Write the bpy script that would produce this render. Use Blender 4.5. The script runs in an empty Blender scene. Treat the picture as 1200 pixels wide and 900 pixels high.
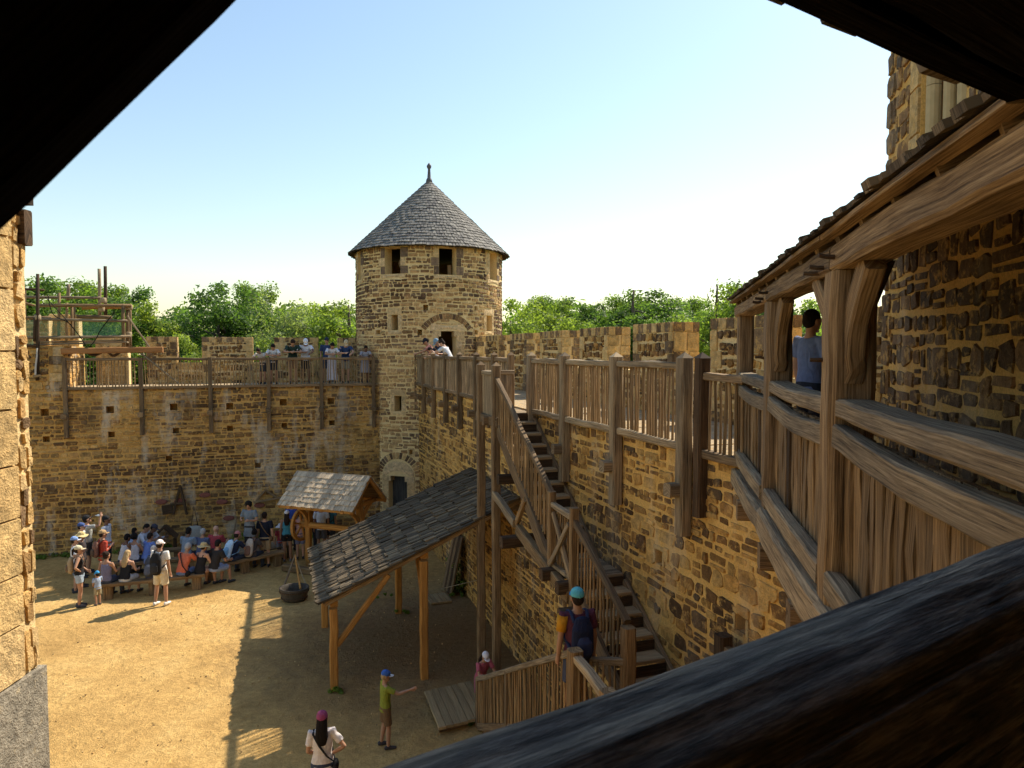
import bpy, math, random
import numpy as np
from mathutils import Vector, Matrix

scene = bpy.context.scene
# ------------------------------------------------------------------ camera
CAM = Vector((0.0, 0.0, 6.8)); FPX = 820.0; PITCH = math.atan(38.0 / FPX)
cam_d = bpy.data.cameras.new('camera'); cam = bpy.data.objects.new('camera', cam_d)
scene.collection.objects.link(cam); scene.camera = cam
cam.location = CAM; cam.rotation_euler = (math.pi / 2 - PITCH, 0, 0)
cam_d.sensor_width = 36.0; cam_d.lens = FPX / 1200 * 36.0
cam_d.clip_start = 0.03; cam_d.clip_end = 3000
cam_d.dof.use_dof = True; cam_d.dof.focus_distance = 16.0; cam_d.dof.aperture_fstop = 16.0
# ------------------------------------------------------------------ sky and sun
SUN_AZ = math.atan2(0.72, 0.69); SUN_EL = math.radians(46.5)
world = bpy.data.worlds.new('World'); scene.world = world; world.use_nodes = True
wn = world.node_tree.nodes; wl = world.node_tree.links
sky = wn.new('ShaderNodeTexSky'); sky.sky_type = 'NISHITA'; sky.sun_disc = False
sky.sun_elevation = SUN_EL; sky.sun_rotation = SUN_AZ
sky.air_density = 1.55; sky.dust_density = 0.6; sky.ozone_density = 1.4; sky.altitude = 200
wl.new(sky.outputs[0], wn['Background'].inputs[0]); wn['Background'].inputs[1].default_value = 0.059
sun_d = bpy.data.lights.new('sun', 'SUN'); sun_d.energy = 2.6; sun_d.angle = math.radians(0.5)
sun_d.color = (1.0, 0.90, 0.74)
sun = bpy.data.objects.new('sun', sun_d); scene.collection.objects.link(sun)
SUNV = Vector((math.sin(SUN_AZ) * math.cos(SUN_EL), math.cos(SUN_AZ) * math.cos(SUN_EL), math.sin(SUN_EL)))
sun.rotation_euler = SUNV.to_track_quat('Z', 'Y').to_euler(); sun.location = SUNV * 60
vs = scene.view_settings; vs.view_transform = 'Standard'; vs.look = 'None'; vs.gamma = 1.0
vs.use_curve_mapping = False; vs.exposure = 1.62
scene.cycles.use_denoising = True
scene.cycles.max_bounces = 8; scene.cycles.diffuse_bounces = 5; scene.cycles.transparent_max_bounces = 12

# ------------------------------------------------------------------ helpers
C = scene.collection
WM = {}                                   # world matrices by object name
rng = random.Random(7)
def U(a, b): return rng.uniform(a, b)
V3 = Vector
def ray(px, py):
    a = (px - 600) / FPX; b = (450 - py) / FPX
    return V3((a, math.cos(PITCH) + b * math.sin(PITCH), -math.sin(PITCH) + b * math.cos(PITCH)))
def on_z(px, py, z=0.0):
    r = ray(px, py); t = (z - CAM.z) / r.z; return CAM + r * t
def at_y(px, py, y):
    r = ray(px, py); return CAM + r * (y / r.y)
def on_plane(px, py, p, n):
    r = ray(px, py); t = (V3(p) - CAM).dot(V3(n)) / r.dot(V3(n)); return CAM + r * t

def place(o, M, parent=None):
    C.objects.link(o); WM[o.name] = M
    if parent is not None:
        o.parent = parent; o.matrix_basis = WM[parent.name].inverted() @ M
    else:
        o.matrix_basis = M
    return o
def tag(o, label=None, cat=None, group=None, kind=None):
    if label: o['label'] = label
    if cat: o['category'] = cat
    if group: o['group'] = group
    if kind: o['kind'] = kind
    return o
def empty(name, loc, label=None, cat=None, group=None, rz=0.0, s=1.0):
    o = bpy.data.objects.new(name, None); o.empty_display_size = 0.2
    place(o, Matrix.Translation(V3(loc)) @ Matrix.Rotation(rz, 4, 'Z') @ Matrix.Scale(s, 4))
    return tag(o, label, cat, group)
def mesh(name, V, F, mat=None, smooth=False, uv=None, tint=None, mi=None):
    me = bpy.data.meshes.new(name); me.from_pydata([tuple(v) for v in V], [], F)
    if mat is not None:
        for m in (mat if isinstance(mat, (list, tuple)) else [mat]): me.materials.append(m)
    if smooth: me.polygons.foreach_set('use_smooth', [True] * len(F))
    if mi is not None: me.polygons.foreach_set('material_index', mi)
    if uv is not None:
        l = me.uv_layers.new(name='uv'); l.data.foreach_set('uv', np.asarray(uv, dtype=np.float32).ravel())
    if tint is not None:
        ca = me.color_attributes.new('tint', 'FLOAT_COLOR', 'POINT')
        arr = np.ones((len(V), 4), dtype=np.float32); arr[:, :3] = np.asarray(tint, dtype=np.float32)
        ca.data.foreach_set('color', arr.ravel())
    me.update(); return me
def put(name, me, parent=None, M=None):
    o = bpy.data.objects.new(name, me)
    return place(o, M if M is not None else Matrix.Identity(4), parent)

def loft(rings, cap=True, close=True, uoff=None):
    """rings: lists of n points -> V, F, per-loop uv (u along, v around, in metres)"""
    n = len(rings[0]); V = []; F = []; UV = []
    uo = U(0, 50) if uoff is None else uoff; vo = U(0, 50)
    us = [uo]; 
    for k in range(1, len(rings)):
        c0 = sum((V3(p) for p in rings[k - 1]), V3()) / n; c1 = sum((V3(p) for p in rings[k]), V3()) / n
        us.append(us[-1] + (c1 - c0).length)
    mid = rings[len(rings) // 2]; vsn = [vo]
    for j in range(n): vsn.append(vsn[-1] + (V3(mid[(j + 1) % n]) - V3(mid[j])).length)
    for r in rings: V += [V3(p) for p in r]
    for k in range(len(rings) - 1):
        for j in range(n if close else n - 1):
            j2 = (j + 1) % n
            F.append((k * n + j, k * n + j2, (k + 1) * n + j2, (k + 1) * n + j))
            UV += [(us[k], vsn[j]), (us[k], vsn[j + 1]), (us[k + 1], vsn[j + 1]), (us[k + 1], vsn[j])]
    if cap:
        F.append(tuple(range(n - 1, -1, -1))); UV += [(uo + 0.01 * j, vo + 0.03 * j) for j in range(n)]
        b = (len(rings) - 1) * n
        F.append(tuple(range(b, b + n))); UV += [(uo + 0.01 * j, vo + 0.03 * j) for j in range(n)]
    return V, F, UV
def sect(w, h, bev=0.14):
    b = min(w, h) * bev; x, y = w / 2, h / 2
    return [(x, -y + b), (x, y - b), (x - b, y), (-x + b, y), (-x, y - b), (-x, -y + b), (-x + b, -y), (x - b, -y)]
def frame(a, b, up=(0, 0, 1)):
    x = (V3(b) - V3(a)); L = x.length; x.normalize(); up = V3(up)
    if abs(x.dot(up)) > 0.98: up = V3((0, 1, 0)) if abs(x.y) < 0.9 else V3((1, 0, 0))
    y = up.cross(x).normalized(); z = x.cross(y)
    M = Matrix((x, y, z)).transposed().to_4x4(); M.translation = V3(a); return M, L
def beam(name, a, b, w, h, mat, parent=None, up=(0, 0, 1), wob=0.006, seg=None, taper=1.0, bow=0.0, bev=0.14):
    """squared timber from a to b: w across, h along 'up'; slightly uneven like hewn wood"""
    M, L = frame(a, b, up); seg = seg or max(2, min(8, int(L / 0.35)))
    rings = []
    sc = sect(w, h, bev); ph = U(0, 6)
    for k in range(seg + 1):
        t = k / seg; f = 1 + (taper - 1) * t; ox = U(-wob, wob); oy = U(-wob, wob) + bow * math.sin(math.pi * t)
        rings.append([(L * t, (p[0] * f + ox + U(-wob, wob) * .6), (p[1] * f + oy + U(-wob, wob) * .6)) for p in sc])
    V, F, UV = loft(rings)
    return put(name, mesh(name, V, F, mat, uv=UV), parent, M)
def path_beam(name, pts, w, h, mat, parent=None, wob=0.006, n=None, smooth=False, rad=None, sub=1):
    """timber along a polyline (world points); rad: list of (w,h) per point; n: round section"""
    pts = [V3(p) for p in pts]
    if sub > 1:
        q = []
        for i in range(len(pts) - 1):
            p0 = pts[max(0, i - 1)]; p1 = pts[i]; p2 = pts[i + 1]; p3 = pts[min(len(pts) - 1, i + 2)]
            for k in range(sub):
                t = k / sub
                q.append(0.5 * ((2 * p1) + (p2 - p0) * t + (2 * p0 - 5 * p1 + 4 * p2 - p3) * t * t + (3 * p1 - p0 - 3 * p2 + p3) * t ** 3))
        q.append(pts[-1])
        if rad: rad = [tuple(np.array(rad[min(len(rad) - 1, i // sub)]) * (1 - (i % sub) / sub) + np.array(rad[min(len(rad) - 1, i // sub + 1)]) * ((i % sub) / sub)) for i in range(len(q))]
        pts = q
    o = pts[0].copy(); rings = []
    for i, p in enumerate(pts):
        d = (pts[min(len(pts) - 1, i + 1)] - pts[max(0, i - 1)]).normalized()
        up = V3((0, 0, 1)) if abs(d.z) < 0.97 else V3((0, 1, 0))
        y = up.cross(d).normalized(); z = d.cross(y)
        ww, hh = rad[i] if rad else (w, h)
        if n: sc = [(math.cos(6.2832 * k / n) * ww / 2, math.sin(6.2832 * k / n) * hh / 2) for k in range(n)]
        else: sc = sect(ww, hh)
        rings.append([p - o + y * (s[0] + U(-wob, wob)) + z * (s[1] + U(-wob, wob)) for s in sc])
    V, F, UV = loft(rings)
    return put(name, mesh(name, V, F, mat, uv=UV, smooth=smooth), parent, Matrix.Translation(o))
def pole(name, a, b, r, mat, parent=None, n=6, seg=3, wob=0.008, taper=0.85):
    M, L = frame(a, b); rings = []
    for k in range(seg + 1):
        t = k / seg; rr = r * (1 + (taper - 1) * t); ox, oy = U(-wob, wob), U(-wob, wob)
        if k in (0, seg): ox *= .3; oy *= .3
        rings.append([(L * t, math.cos(6.2832 * j / n) * rr + ox, math.sin(6.2832 * j / n) * rr + oy) for j in range(n)])
    V, F, UV = loft(rings)
    return put(name, mesh(name, V, F, mat, uv=UV, smooth=n > 6), parent, M)
def box_vf(x0, x1, y0, y1, z0, z1):
    V = [V3((x, y, z)) for z in (z0, z1) for y in (y0, y1) for x in (x0, x1)]
    F = [(0, 2, 3, 1), (4, 5, 7, 6), (0, 1, 5, 4), (2, 6, 7, 3), (0, 4, 6, 2), (1, 3, 7, 5)]
    return V, F
class Acc:                                 # collects many small pieces into one mesh
    def __init__(s): s.V = []; s.F = []; s.T = []; s.UV = []
    def add(s, V, F, t=None, uv=None):
        b = len(s.V); s.V += list(V); s.F += [tuple(i + b for i in f) for f in F]
        if t is not None: s.T += [t] * len(V)
        if uv is not None: s.UV += list(uv)
    def build(s, name, mat, parent=None, M=None, smooth=False, kind=None):
        if not s.V: return None
        me = mesh(name, s.V, s.F, mat, smooth=smooth, tint=s.T if s.T else None, uv=s.UV if s.UV else None)
        o = put(name, me, parent, M)
        if kind: o['kind'] = kind
        return o

# ------------------------------------------------------------------ materials
def nmat(name):
    m = bpy.data.materials.new(name); m.use_nodes = True
    nt = m.node_tree; return m, nt.nodes, nt.links, nt.nodes['Principled BSDF']
def ramp(N, stops):
    r = N.new('ShaderNodeValToRGB'); e = r.color_ramp.elements
    while len(e) < len(stops): e.new(0.5)
    for i, (p, c) in enumerate(stops): e[i].position = p; e[i].color = (*c, 1)
    return r
def noise(N, L, vec, scale, detail=4, rough=0.55, dist=0.0):
    n = N.new('ShaderNodeTexNoise'); n.inputs['Scale'].default_value = scale; n.inputs['Detail'].default_value = detail
    n.inputs['Roughness'].default_value = rough; n.inputs['Distortion'].default_value = dist
    if vec is not None: L.new(vec, n.inputs['Vector'])
    return n
def mixc(N, L, fac, a, b, mode='MIX'):
    m = N.new('ShaderNodeMix'); m.data_type = 'RGBA'; m.blend_type = mode
    for s, v in ((m.inputs[0], fac), (m.inputs[6], a), (m.inputs[7], b)):
        if hasattr(v, 'is_linked') or hasattr(v, 'links'): L.new(v, s)
        elif isinstance(v, (tuple, list)): s.default_value = (*v, 1)
        else: s.default_value = v
    return m.outputs[2]
def math_(N, L, op, a, b=None):
    m = N.new('ShaderNodeMath'); m.operation = op
    for i, v in enumerate((a, b)):
        if v is None: continue
        if hasattr(v, 'links'): L.new(v, m.inputs[i])
        else: m.inputs[i].default_value = v
    return m.outputs[0]
def bump(N, L, B, h, strength, dist=0.02, prev=None):
    b = N.new('ShaderNodeBump'); b.inputs['Strength'].default_value = strength; b.inputs['Distance'].default_value = dist
    L.new(h, b.inputs['Height'])
    if prev is not None: L.new(prev, b.inputs['Normal'])
    L.new(b.outputs[0], B.inputs['Normal']); return b.outputs[0]
def pos(N, L, sx=1, sy=1, sz=1):
    g = N.new('ShaderNodeNewGeometry'); mp = N.new('ShaderNodeMapping'); L.new(g.outputs['Position'], mp.inputs[0])
    mp.inputs['Scale'].default_value = (sx, sy, sz); return mp.outputs[0]

def wood(name, dark, mid, light, rough=0.85, vary=0.35, crack=0.6, bump_s=0.5, gs=1.0, along=1.0, spec=0.2):
    m, N, L, B = nmat(name)
    uvn = N.new('ShaderNodeUVMap'); uvn.uv_map = 'uv'
    oi = N.new('ShaderNodeObjectInfo')
    off = N.new('ShaderNodeVectorMath'); off.operation = 'ADD'
    cx = N.new('ShaderNodeCombineXYZ'); L.new(math_(N, L, 'MULTIPLY', oi.outputs['Random'], 37.0), cx.inputs[2])
    L.new(uvn.outputs[0], off.inputs[0]); L.new(cx.outputs[0], off.inputs[1])
    def mp(a, b):
        k = N.new('ShaderNodeMapping'); k.inputs['Scale'].default_value = (a * gs * along, b * gs, 1); L.new(off.outputs[0], k.inputs[0]); return k.outputs[0]
    g = noise(N, L, mp(2.2, 95), 1.0, 8, 0.74, 0.12)
    col = ramp(N, [(0.35, dark), (0.49, tuple(a * b for a, b in zip(mid, (1.04, .99, .87)))), (0.67, tuple(a * b for a, b in zip(light, (1.04, .99, .87))))]); L.new(g.outputs[0], col.inputs[0])
    big = noise(N, L, mp(1.1, 4), 1.0, 3, 0.6)
    br = ramp(N, [(0.3, (1 - vary, 1 - vary, 1 - vary * .9)), (0.7, (1 + vary * .4,) * 3)]); L.new(big.outputs[0], br.inputs[0])
    c1 = mixc(N, L, 1.0, col.outputs[0], br.outputs[0], 'MULTIPLY')
    rr = ramp(N, [(0.0, (1 - vary, 1 - vary, 1 - vary)), (1.0, (1.15, 1.12, 1.08))]); L.new(oi.outputs['Random'], rr.inputs[0])
    c2 = mixc(N, L, 1.0, c1, rr.outputs[0], 'MULTIPLY')
    ck = noise(N, L, mp(0.8, 36), 1.0, 3, 0.55, 0.15)
    ckr = ramp(N, [(0.30, (1, 1, 1)), (0.36, (0, 0, 0))]); L.new(ck.outputs[0], ckr.inputs[0])
    c3 = mixc(N, L, math_(N, L, 'MULTIPLY', ckr.outputs[0], crack), c2, tuple(x * 0.25 for x in dark))
    L.new(c3, B.inputs['Base Color']); B.inputs['Roughness'].default_value = rough
    B.inputs['Specular IOR Level'].default_value = spec
    h = math_(N, L, 'SUBTRACT', g.outputs[0], math_(N, L, 'MULTIPLY', ckr.outputs[0], 0.9))
    bump(N, L, B, h, bump_s, 0.006)
    return m
def stone_mat(name, stain=0.0, var=0.5, mort=(0.55, 0.36, 0.13), smear=0.6, lo=0.54):
    m, N, L, B = nmat(name)
    a = N.new('ShaderNodeAttribute'); a.attribute_name = 'tint'
    p = pos(N, L)
    n1 = noise(N, L, p, 9, 6, 0.65); n2 = noise(N, L, p, 55, 4, 0.6)
    r1 = ramp(N, [(0.28, (1 - var, 1 - var, 1 - var)), (0.72, (1 + var * .7, 1 + var * .62, 1 + var * .5))]); L.new(n1.outputs[0], r1.inputs[0])
    c = mixc(N, L, 1.0, a.outputs['Color'], r1.outputs[0], 'MULTIPLY')
    r2 = ramp(N, [(0.3, (0.75, 0.75, 0.75)), (0.7, (1.2, 1.2, 1.2))]); L.new(n2.outputs[0], r2.inputs[0])
    c = mixc(N, L, 1.0, c, r2.outputs[0], 'MULTIPLY')
    n3 = noise(N, L, p, 7.5, 5, 0.68); r3 = ramp(N, [(lo, (0, 0, 0)), (lo + .10, (1, 1, 1))]); L.new(n3.outputs[0], r3.inputs[0])   # pointing smeared over the stone faces
    c = mixc(N, L, math_(N, L, 'MULTIPLY', r3.outputs[0], smear), c, mort)
    c = stains(N, L, c, stain)
    L.new(c, B.inputs['Base Color']); B.inputs['Roughness'].default_value = 0.92; B.inputs['Specular IOR Level'].default_value = 0.2
    h = math_(N, L, 'ADD', n1.outputs[0], math_(N, L, 'MULTIPLY', n2.outputs[0], 0.4))
    bump(N, L, B, h, 0.9, 0.04)
    return m
def stains(N, L, c, amount):
    if amount <= 0: return c
    s = noise(N, L, pos(N, L, 1.6, 1.6, 0.42), 1.0, 5, 0.62)          # lime runs, taller than wide
    sr = ramp(N, [(0.53, (0, 0, 0)), (0.66, (1, 1, 1))]); L.new(s.outputs[0], sr.inputs[0])
    c = mixc(N, L, math_(N, L, 'MULTIPLY', sr.outputs[0], amount), c, (0.58, 0.50, 0.38))
    d = noise(N, L, pos(N, L, 0.55, 0.55, 0.4), 1.0, 5, 0.62)
    dr = ramp(N, [(0.52, (0, 0, 0)), (0.68, (1, 1, 1))]); L.new(d.outputs[0], dr.inputs[0])
    return mixc(N, L, math_(N, L, 'MULTIPLY', dr.outputs[0], amount * 0.85), c, (0.09, 0.055, 0.028))
def mortar_mat(name, c0, c1, stain=0.0):
    m, N, L, B = nmat(name)
    p = pos(N, L); n1 = noise(N, L, p, 2.2, 6, 0.6); n2 = noise(N, L, p, 40, 4, 0.65)
    r = ramp(N, [(0.3, c0), (0.7, c1)]); L.new(n1.outputs[0], r.inputs[0])
    r2 = ramp(N, [(0.3, (0.72, 0.72, 0.72)), (0.7, (1.15, 1.15, 1.15))]); L.new(n2.outputs[0], r2.inputs[0])
    c = mixc(N, L, 1.0, r.outputs[0], r2.outputs[0], 'MULTIPLY'); c = stains(N, L, c, stain)
    L.new(c, B.inputs['Base Color']); B.inputs['Roughness'].default_value = 0.95; B.inputs['Specular IOR Level'].default_value = 0.15
    bump(N, L, B, n2.outputs[0], 0.6, 0.02); return m
def plain(name, col, rough=0.8, var=0.12, scale=30, bs=0.15, spec=0.3, metal=0.0, crease=0.0):
    m, N, L, B = nmat(name)
    tc = N.new('ShaderNodeTexCoord'); n = noise(N, L, tc.outputs['Object'], scale, 4, 0.6)
    r = ramp(N, [(0.3, tuple(c * (1 - var) for c in col)), (0.7, tuple(min(1, c * (1 + var)) for c in col))]); L.new(n.outputs[0], r.inputs[0])
    L.new(r.outputs[0], B.inputs['Base Color']); B.inputs['Roughness'].default_value = rough
    B.inputs['Specular IOR Level'].default_value = spec; B.inputs['Metallic'].default_value = metal
    pv = bump(N, L, B, n.outputs[0], bs, 0.01) if bs else None
    if crease:
        k = N.new('ShaderNodeMapping'); k.inputs['Scale'].default_value = (1, 1, .45); L.new(tc.outputs['Object'], k.inputs[0])
        bump(N, L, B, noise(N, L, k.outputs[0], 11, 3, .5, 1.6).outputs[0], crease, .05, pv)
    return m
OAK = wood('weathered_oak', (0.065, 0.042, 0.025), (0.215, 0.148, 0.088), (0.40, 0.30, 0.19))
OAKG = wood('grey_oak', (0.085, 0.064, 0.044), (0.285, 0.222, 0.15), (0.52, 0.43, 0.31))
OAKD = wood('dark_oak', (0.022, 0.014, 0.009), (0.08, 0.051, 0.031), (0.17, 0.115, 0.073))
OAK_SHADE = wood('shaded_oak', (0.005, 0.004, 0.0035), (0.014, 0.0115, 0.010), (0.034, 0.029, 0.026), gs=1.6, crack=0.9, bump_s=0.9, spec=0.0)  # near-black oak: the shade on the nearest timbers is put into the colour
OAKN = wood('new_oak', (0.25, 0.105, 0.025), (0.46, 0.225, 0.06), (0.62, 0.35, 0.12), vary=0.22, crack=0.35)
OAKP = wood('warm_oak', (0.07, 0.041, 0.02), (0.235, 0.157, 0.085), (0.47, 0.345, 0.205))
STICK = wood('cleft_stick', (0.13, 0.08, 0.038), (0.32, 0.22, 0.12), (0.54, 0.41, 0.25), vary=0.4, crack=0.4)
TREAD = wood('worn_tread', (0.20, 0.14, 0.08), (0.42, 0.315, 0.19), (0.58, 0.46, 0.30), vary=0.25, crack=0.4)
SHINGLE_L = wood('silver_shingle', (0.27, 0.21, 0.15), (0.52, 0.435, 0.335), (0.70, 0.61, 0.50), vary=0.3, crack=0.4)
SHINGLE_D = wood('black_shingle', (0.05, 0.038, 0.026), (0.18, 0.14, 0.093), (0.42, 0.34, 0.235), vary=0.6, crack=0.5)
SHINGLE_T = wood('slate_grey_shingle', (0.20, 0.195, 0.19), (0.46, 0.45, 0.44), (0.72, 0.70, 0.68), vary=0.6, crack=0.3)
STONE = stone_mat('tower_stone', mort=(.70, .53, .28), smear=.4, lo=.60); STONEB = stone_mat('stained_stone', 0.7, mort=(.56, .355, .12)); STONER = stone_mat('wall_stone', 0.2, mort=(.66, .40, .125), smear=.65, lo=.52)
MORT_T = mortar_mat('tower_mortar', (0.66, 0.47, 0.215), (0.82, 0.625, 0.325))
MORT_B = mortar_mat('back_mortar', (0.50, 0.285, 0.08), (0.68, 0.42, 0.14), 0.7)
MORT_R = mortar_mat('ochre_mortar', (0.60, 0.345, 0.095), (0.78, 0.485, 0.155), 0.3)
DARK = plain('dark_void', (0.012, 0.010, 0.008), 1.0, bs=0)
IRON = plain('iron', (0.04, 0.04, 0.045), 0.5, metal=0.7)
ROPE = plain('hemp_rope', (0.33, 0.25, 0.15), 0.9)
# ------------------------------------------------------------------ masonry
class Fr:
    """a flat wall face: o = foot point, u = unit direction along it; outward normal = (uy,-ux)"""
    def __init__(s, o, u):
        s.o = V3((o[0], o[1], 0)); u = V3((u[0], u[1], 0)).normalized(); s.u = u; s.n = V3((u.y, -u.x, 0))
    def __call__(s, a, v, d=0.0): return s.o + s.u * a + s.n * d + V3((0, 0, v))
    def sub(s, a, d): p = s(a, 0, d); return (p.x, p.y)
class Cyl:
    def __init__(s, c, R): s.c = V3((c[0], c[1], 0)); s.R = R
    def __call__(s, a, v, d=0.0):
        t = a / s.R; return s.c + V3((math.cos(t), math.sin(t), 0)) * (s.R + d) + V3((0, 0, v))
def lay(u0, u1, v0, v1, hr, wr, holes=(), drop=None, gap=0.022, jit=0.018, small=0.12):
    """coursed rubble: list of 8-point (u,v) outlines"""
    out = []; v = v0; row = 0
    while v < v1 - 0.04:
        h = U(*hr)
        if v + h > v1 - hr[0] * 0.6: h = v1 - v
        u = u0 - U(0, wr[1]); ph = U(0, 6); rowf = U(.75, 1.3)
        while u < u1:
            w = U(*wr) * rowf * (1.4 if rng.random() < 0.12 else 1.0)
            pieces = [(u, u + w, v, v + h)]
            if h > hr[0] * 1.35 and rng.random() < small:
                m = v + h * U(0.4, 0.6); pieces = [(u, u + w, v, m), (u, u + w, m, v + h)]
            for a, b, c, d in pieces:
                a, b = max(a, u0), min(b, u1)
                for H in holes:
                    if a < H[1] and b > H[0] and c < H[3] and d > H[2]:
                        opts = [(H[0], 'b'), (H[1], 'a'), (H[2], 'd'), (H[3], 'c')]
                        best = None
                        for val, k in opts:
                            na, nb, nc, nd = a, b, c, d
                            if k == 'b': nb = val
                            if k == 'a': na = val
                            if k == 'd': nd = val
                            if k == 'c': nc = val
                            ar = max(0, nb - na) * max(0, nd - nc)
                            if best is None or ar > best[0]: best = (ar, na, nb, nc, nd)
                        _, a, b, c, d = best
                if b - a < 0.06 or d - c < 0.045: continue
                g = gap * U(0.5, 1.3) / 2 + 0.003
                wob = 0.03 * math.sin(u * 1.7 + ph) + U(-.012, .012)
                a += g; b -= g; c += g + (wob if c > v0 + .05 else 0); d -= g - (wob if d < v1 - .05 else 0)
                cu, cv = (a + b) / 2, (c + d) / 2
                if drop and drop(cu, cv, (b - a) / 2, (d - c) / 2): continue
                out.append(outline(a, b, c, d, jit))
            u += w
        v += h; row += 1
    return out
def outline(a, b, c, d, jit):
    w, h = b - a, d - c; j = min(jit, 0.16 * min(w, h)); r = min(w, h) * 0.2
    P = [(a, c + r), (a, d - r), (a + r, d), (b - r, d), (b, d - r), (b, c + r), (b - r, c), (a + r, c)]
    return [(p[0] + U(-j, j), p[1] + U(-j, j)) for p in P][::-1]
def block(a, b, c, d, g=0.007, j=0.004):
    """squared (ashlar) block outline"""
    a += g; b -= g; c += g; d -= g; r = 0.012
    P = [(a, c + r), (a, d - r), (a + r, d), (b - r, d), (b, d - r), (b, c + r), (b - r, c), (a + r, c)]
    return [(p[0] + U(-j, j), p[1] + U(-j, j)) for p in P][::-1]
def stone_vf(poly, mp, proud, rough=1.0):
    n = len(poly); cu = sum(p[0] for p in poly) / n; cv = sum(p[1] for p in poly) / n
    V = [mp(u, v, -0.012) for u, v in poly]
    k = 0.90 if rough > 0.5 else 0.975
    tl = U(-.25, .25) * rough
    V += [mp(cu + (u - cu) * k, cv + (v - cv) * k, proud * (1 + U(-.35, .35) * rough + tl * (1 if u > cu else -1))) for u, v in poly]
    V.append(mp(cu, cv, proud * (1 + 0.35 * rough * U(0, 1))))
    F = [(i, (i + 1) % n, n + (i + 1) % n, n + i) for i in range(n)] + [(n + i, n + (i + 1) % n, 2 * n) for i in range(n)]
    return V, F
def emit(parent, stones, mp, mat, nmax=300, name='stone', facing=True):
    """stones: (poly, proud, tint, rough). The ones that show largest become parts, the rest one mass"""
    rec = []
    for st in stones:
        poly = st[0]; n = len(poly); cu = sum(p[0] for p in poly) / n; cv = sum(p[1] for p in poly) / n
        c = mp(cu, cv, 0); w = max(p[0] for p in poly) - min(p[0] for p in poly); h = max(p[1] for p in poly) - min(p[1] for p in poly)
        nrm = (mp(cu, cv, 1) - c); vd = CAM - c; d2 = vd.length_squared
        f = max(0.0, nrm.dot(vd) / vd.length)
        k = (c - CAM); px = k.x / max(0.1, k.y) * FPX
        if k.y < 0.5 or abs(px) > 620: f *= 0.01
        rec.append((w * h * f / d2, st, c))
    rec.sort(key=lambda r: -r[0])
    for r in rec[:nmax]:
        poly, proud, tint, rough = r[1]; V, F = stone_vf(poly, mp, proud, rough)
        put(name, mesh(name, [v - r[2] for v in V], F, mat, tint=[tint] * len(V)), parent, Matrix.Translation(r[2]))
    A = Acc()
    for r in rec[nmax:]:
        poly, proud, tint, rough = r[1]; V, F = stone_vf(poly, mp, proud, rough); A.add(V, F, tint)
    A.build('small_stones', mat, parent, kind='stuff')
def core(name, us, vs, holes, mp, mat, parent, depth=0.5, back=True):
    us = sorted(set(us) | {h[0] for h in holes} | {h[1] for h in holes}); vs = sorted(set(vs) | {h[2] for h in holes} | {h[3] for h in holes})
    A = Acc()
    for i in range(len(us) - 1):
        for j in range(len(vs) - 1):
            cu, cv = (us[i] + us[i + 1]) / 2, (vs[j] + vs[j + 1]) / 2
            if any(h[0] < cu < h[1] and h[2] < cv < h[3] for h in holes): continue
            A.add([mp(us[i], vs[j]), mp(us[i + 1], vs[j]), mp(us[i + 1], vs[j + 1]), mp(us[i], vs[j + 1])], [(0, 1, 2, 3)])
    for h in holes:
        dp = h[4] if len(h) > 4 else depth
        c = [(h[0], h[2]), (h[1], h[2]), (h[1], h[3]), (h[0], h[3])]
        for k in range(4):
            p, q = c[k], c[(k + 1) % 4]
            A.add([mp(*p, 0), mp(*p, -dp), mp(*q, -dp), mp(*q, 0)], [(0, 1, 2, 3)])
        if back: A.add([mp(*q, -dp) for q in c], [(0, 1, 2, 3)])
    return A, us, vs
def slab(A, mp, u0, u1, v0, v1, d0, d1):
    """solid box in wall coordinates"""
    V = [mp(u, v, d) for v in (v0, v1) for d in (d0, d1) for u in (u0, u1)]
    A.add(V, [(0, 2, 3, 1), (4, 5, 7, 6), (0, 1, 5, 4), (2, 6, 7, 3), (0, 4, 6, 2), (1, 3, 7, 5)])
SATB = [.97, .82]                                # warmth of the stone batch: green, blue
def pick(pal):
    c, s = rng.choice(pal); f = U(1 - s, 1 + s); return (c[0] * f * 1.03, c[1] * f * SATB[0], c[2] * f * SATB[1])
CREAM = [((0.60, 0.44, 0.22), .12), ((0.55, 0.395, 0.195), .12), ((0.64, 0.48, 0.26), .1)]
BROWN = [((0.20, 0.115, 0.052), .3), ((0.31, 0.185, 0.08), .3), ((0.46, 0.295, 0.13), .25), ((0.22, 0.15, 0.09), .3), ((0.56, 0.38, 0.165), .15), ((0.13, 0.08, 0.045), .3)]
DARKST = [((0.12, 0.074, 0.042), .3), ((0.20, 0.117, 0.053), .3), ((0.30, 0.175, 0.066), .3), ((0.42, 0.25, 0.085), .25), ((0.15, 0.105, 0.068), .3), ((0.50, 0.33, 0.13), .2), ((0.58, 0.39, 0.16), .15)]
DBLOCK = [((0.17, 0.12, 0.08), .25), ((0.22, 0.155, 0.10), .2)]
from mathutils import noise as mnoise
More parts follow.
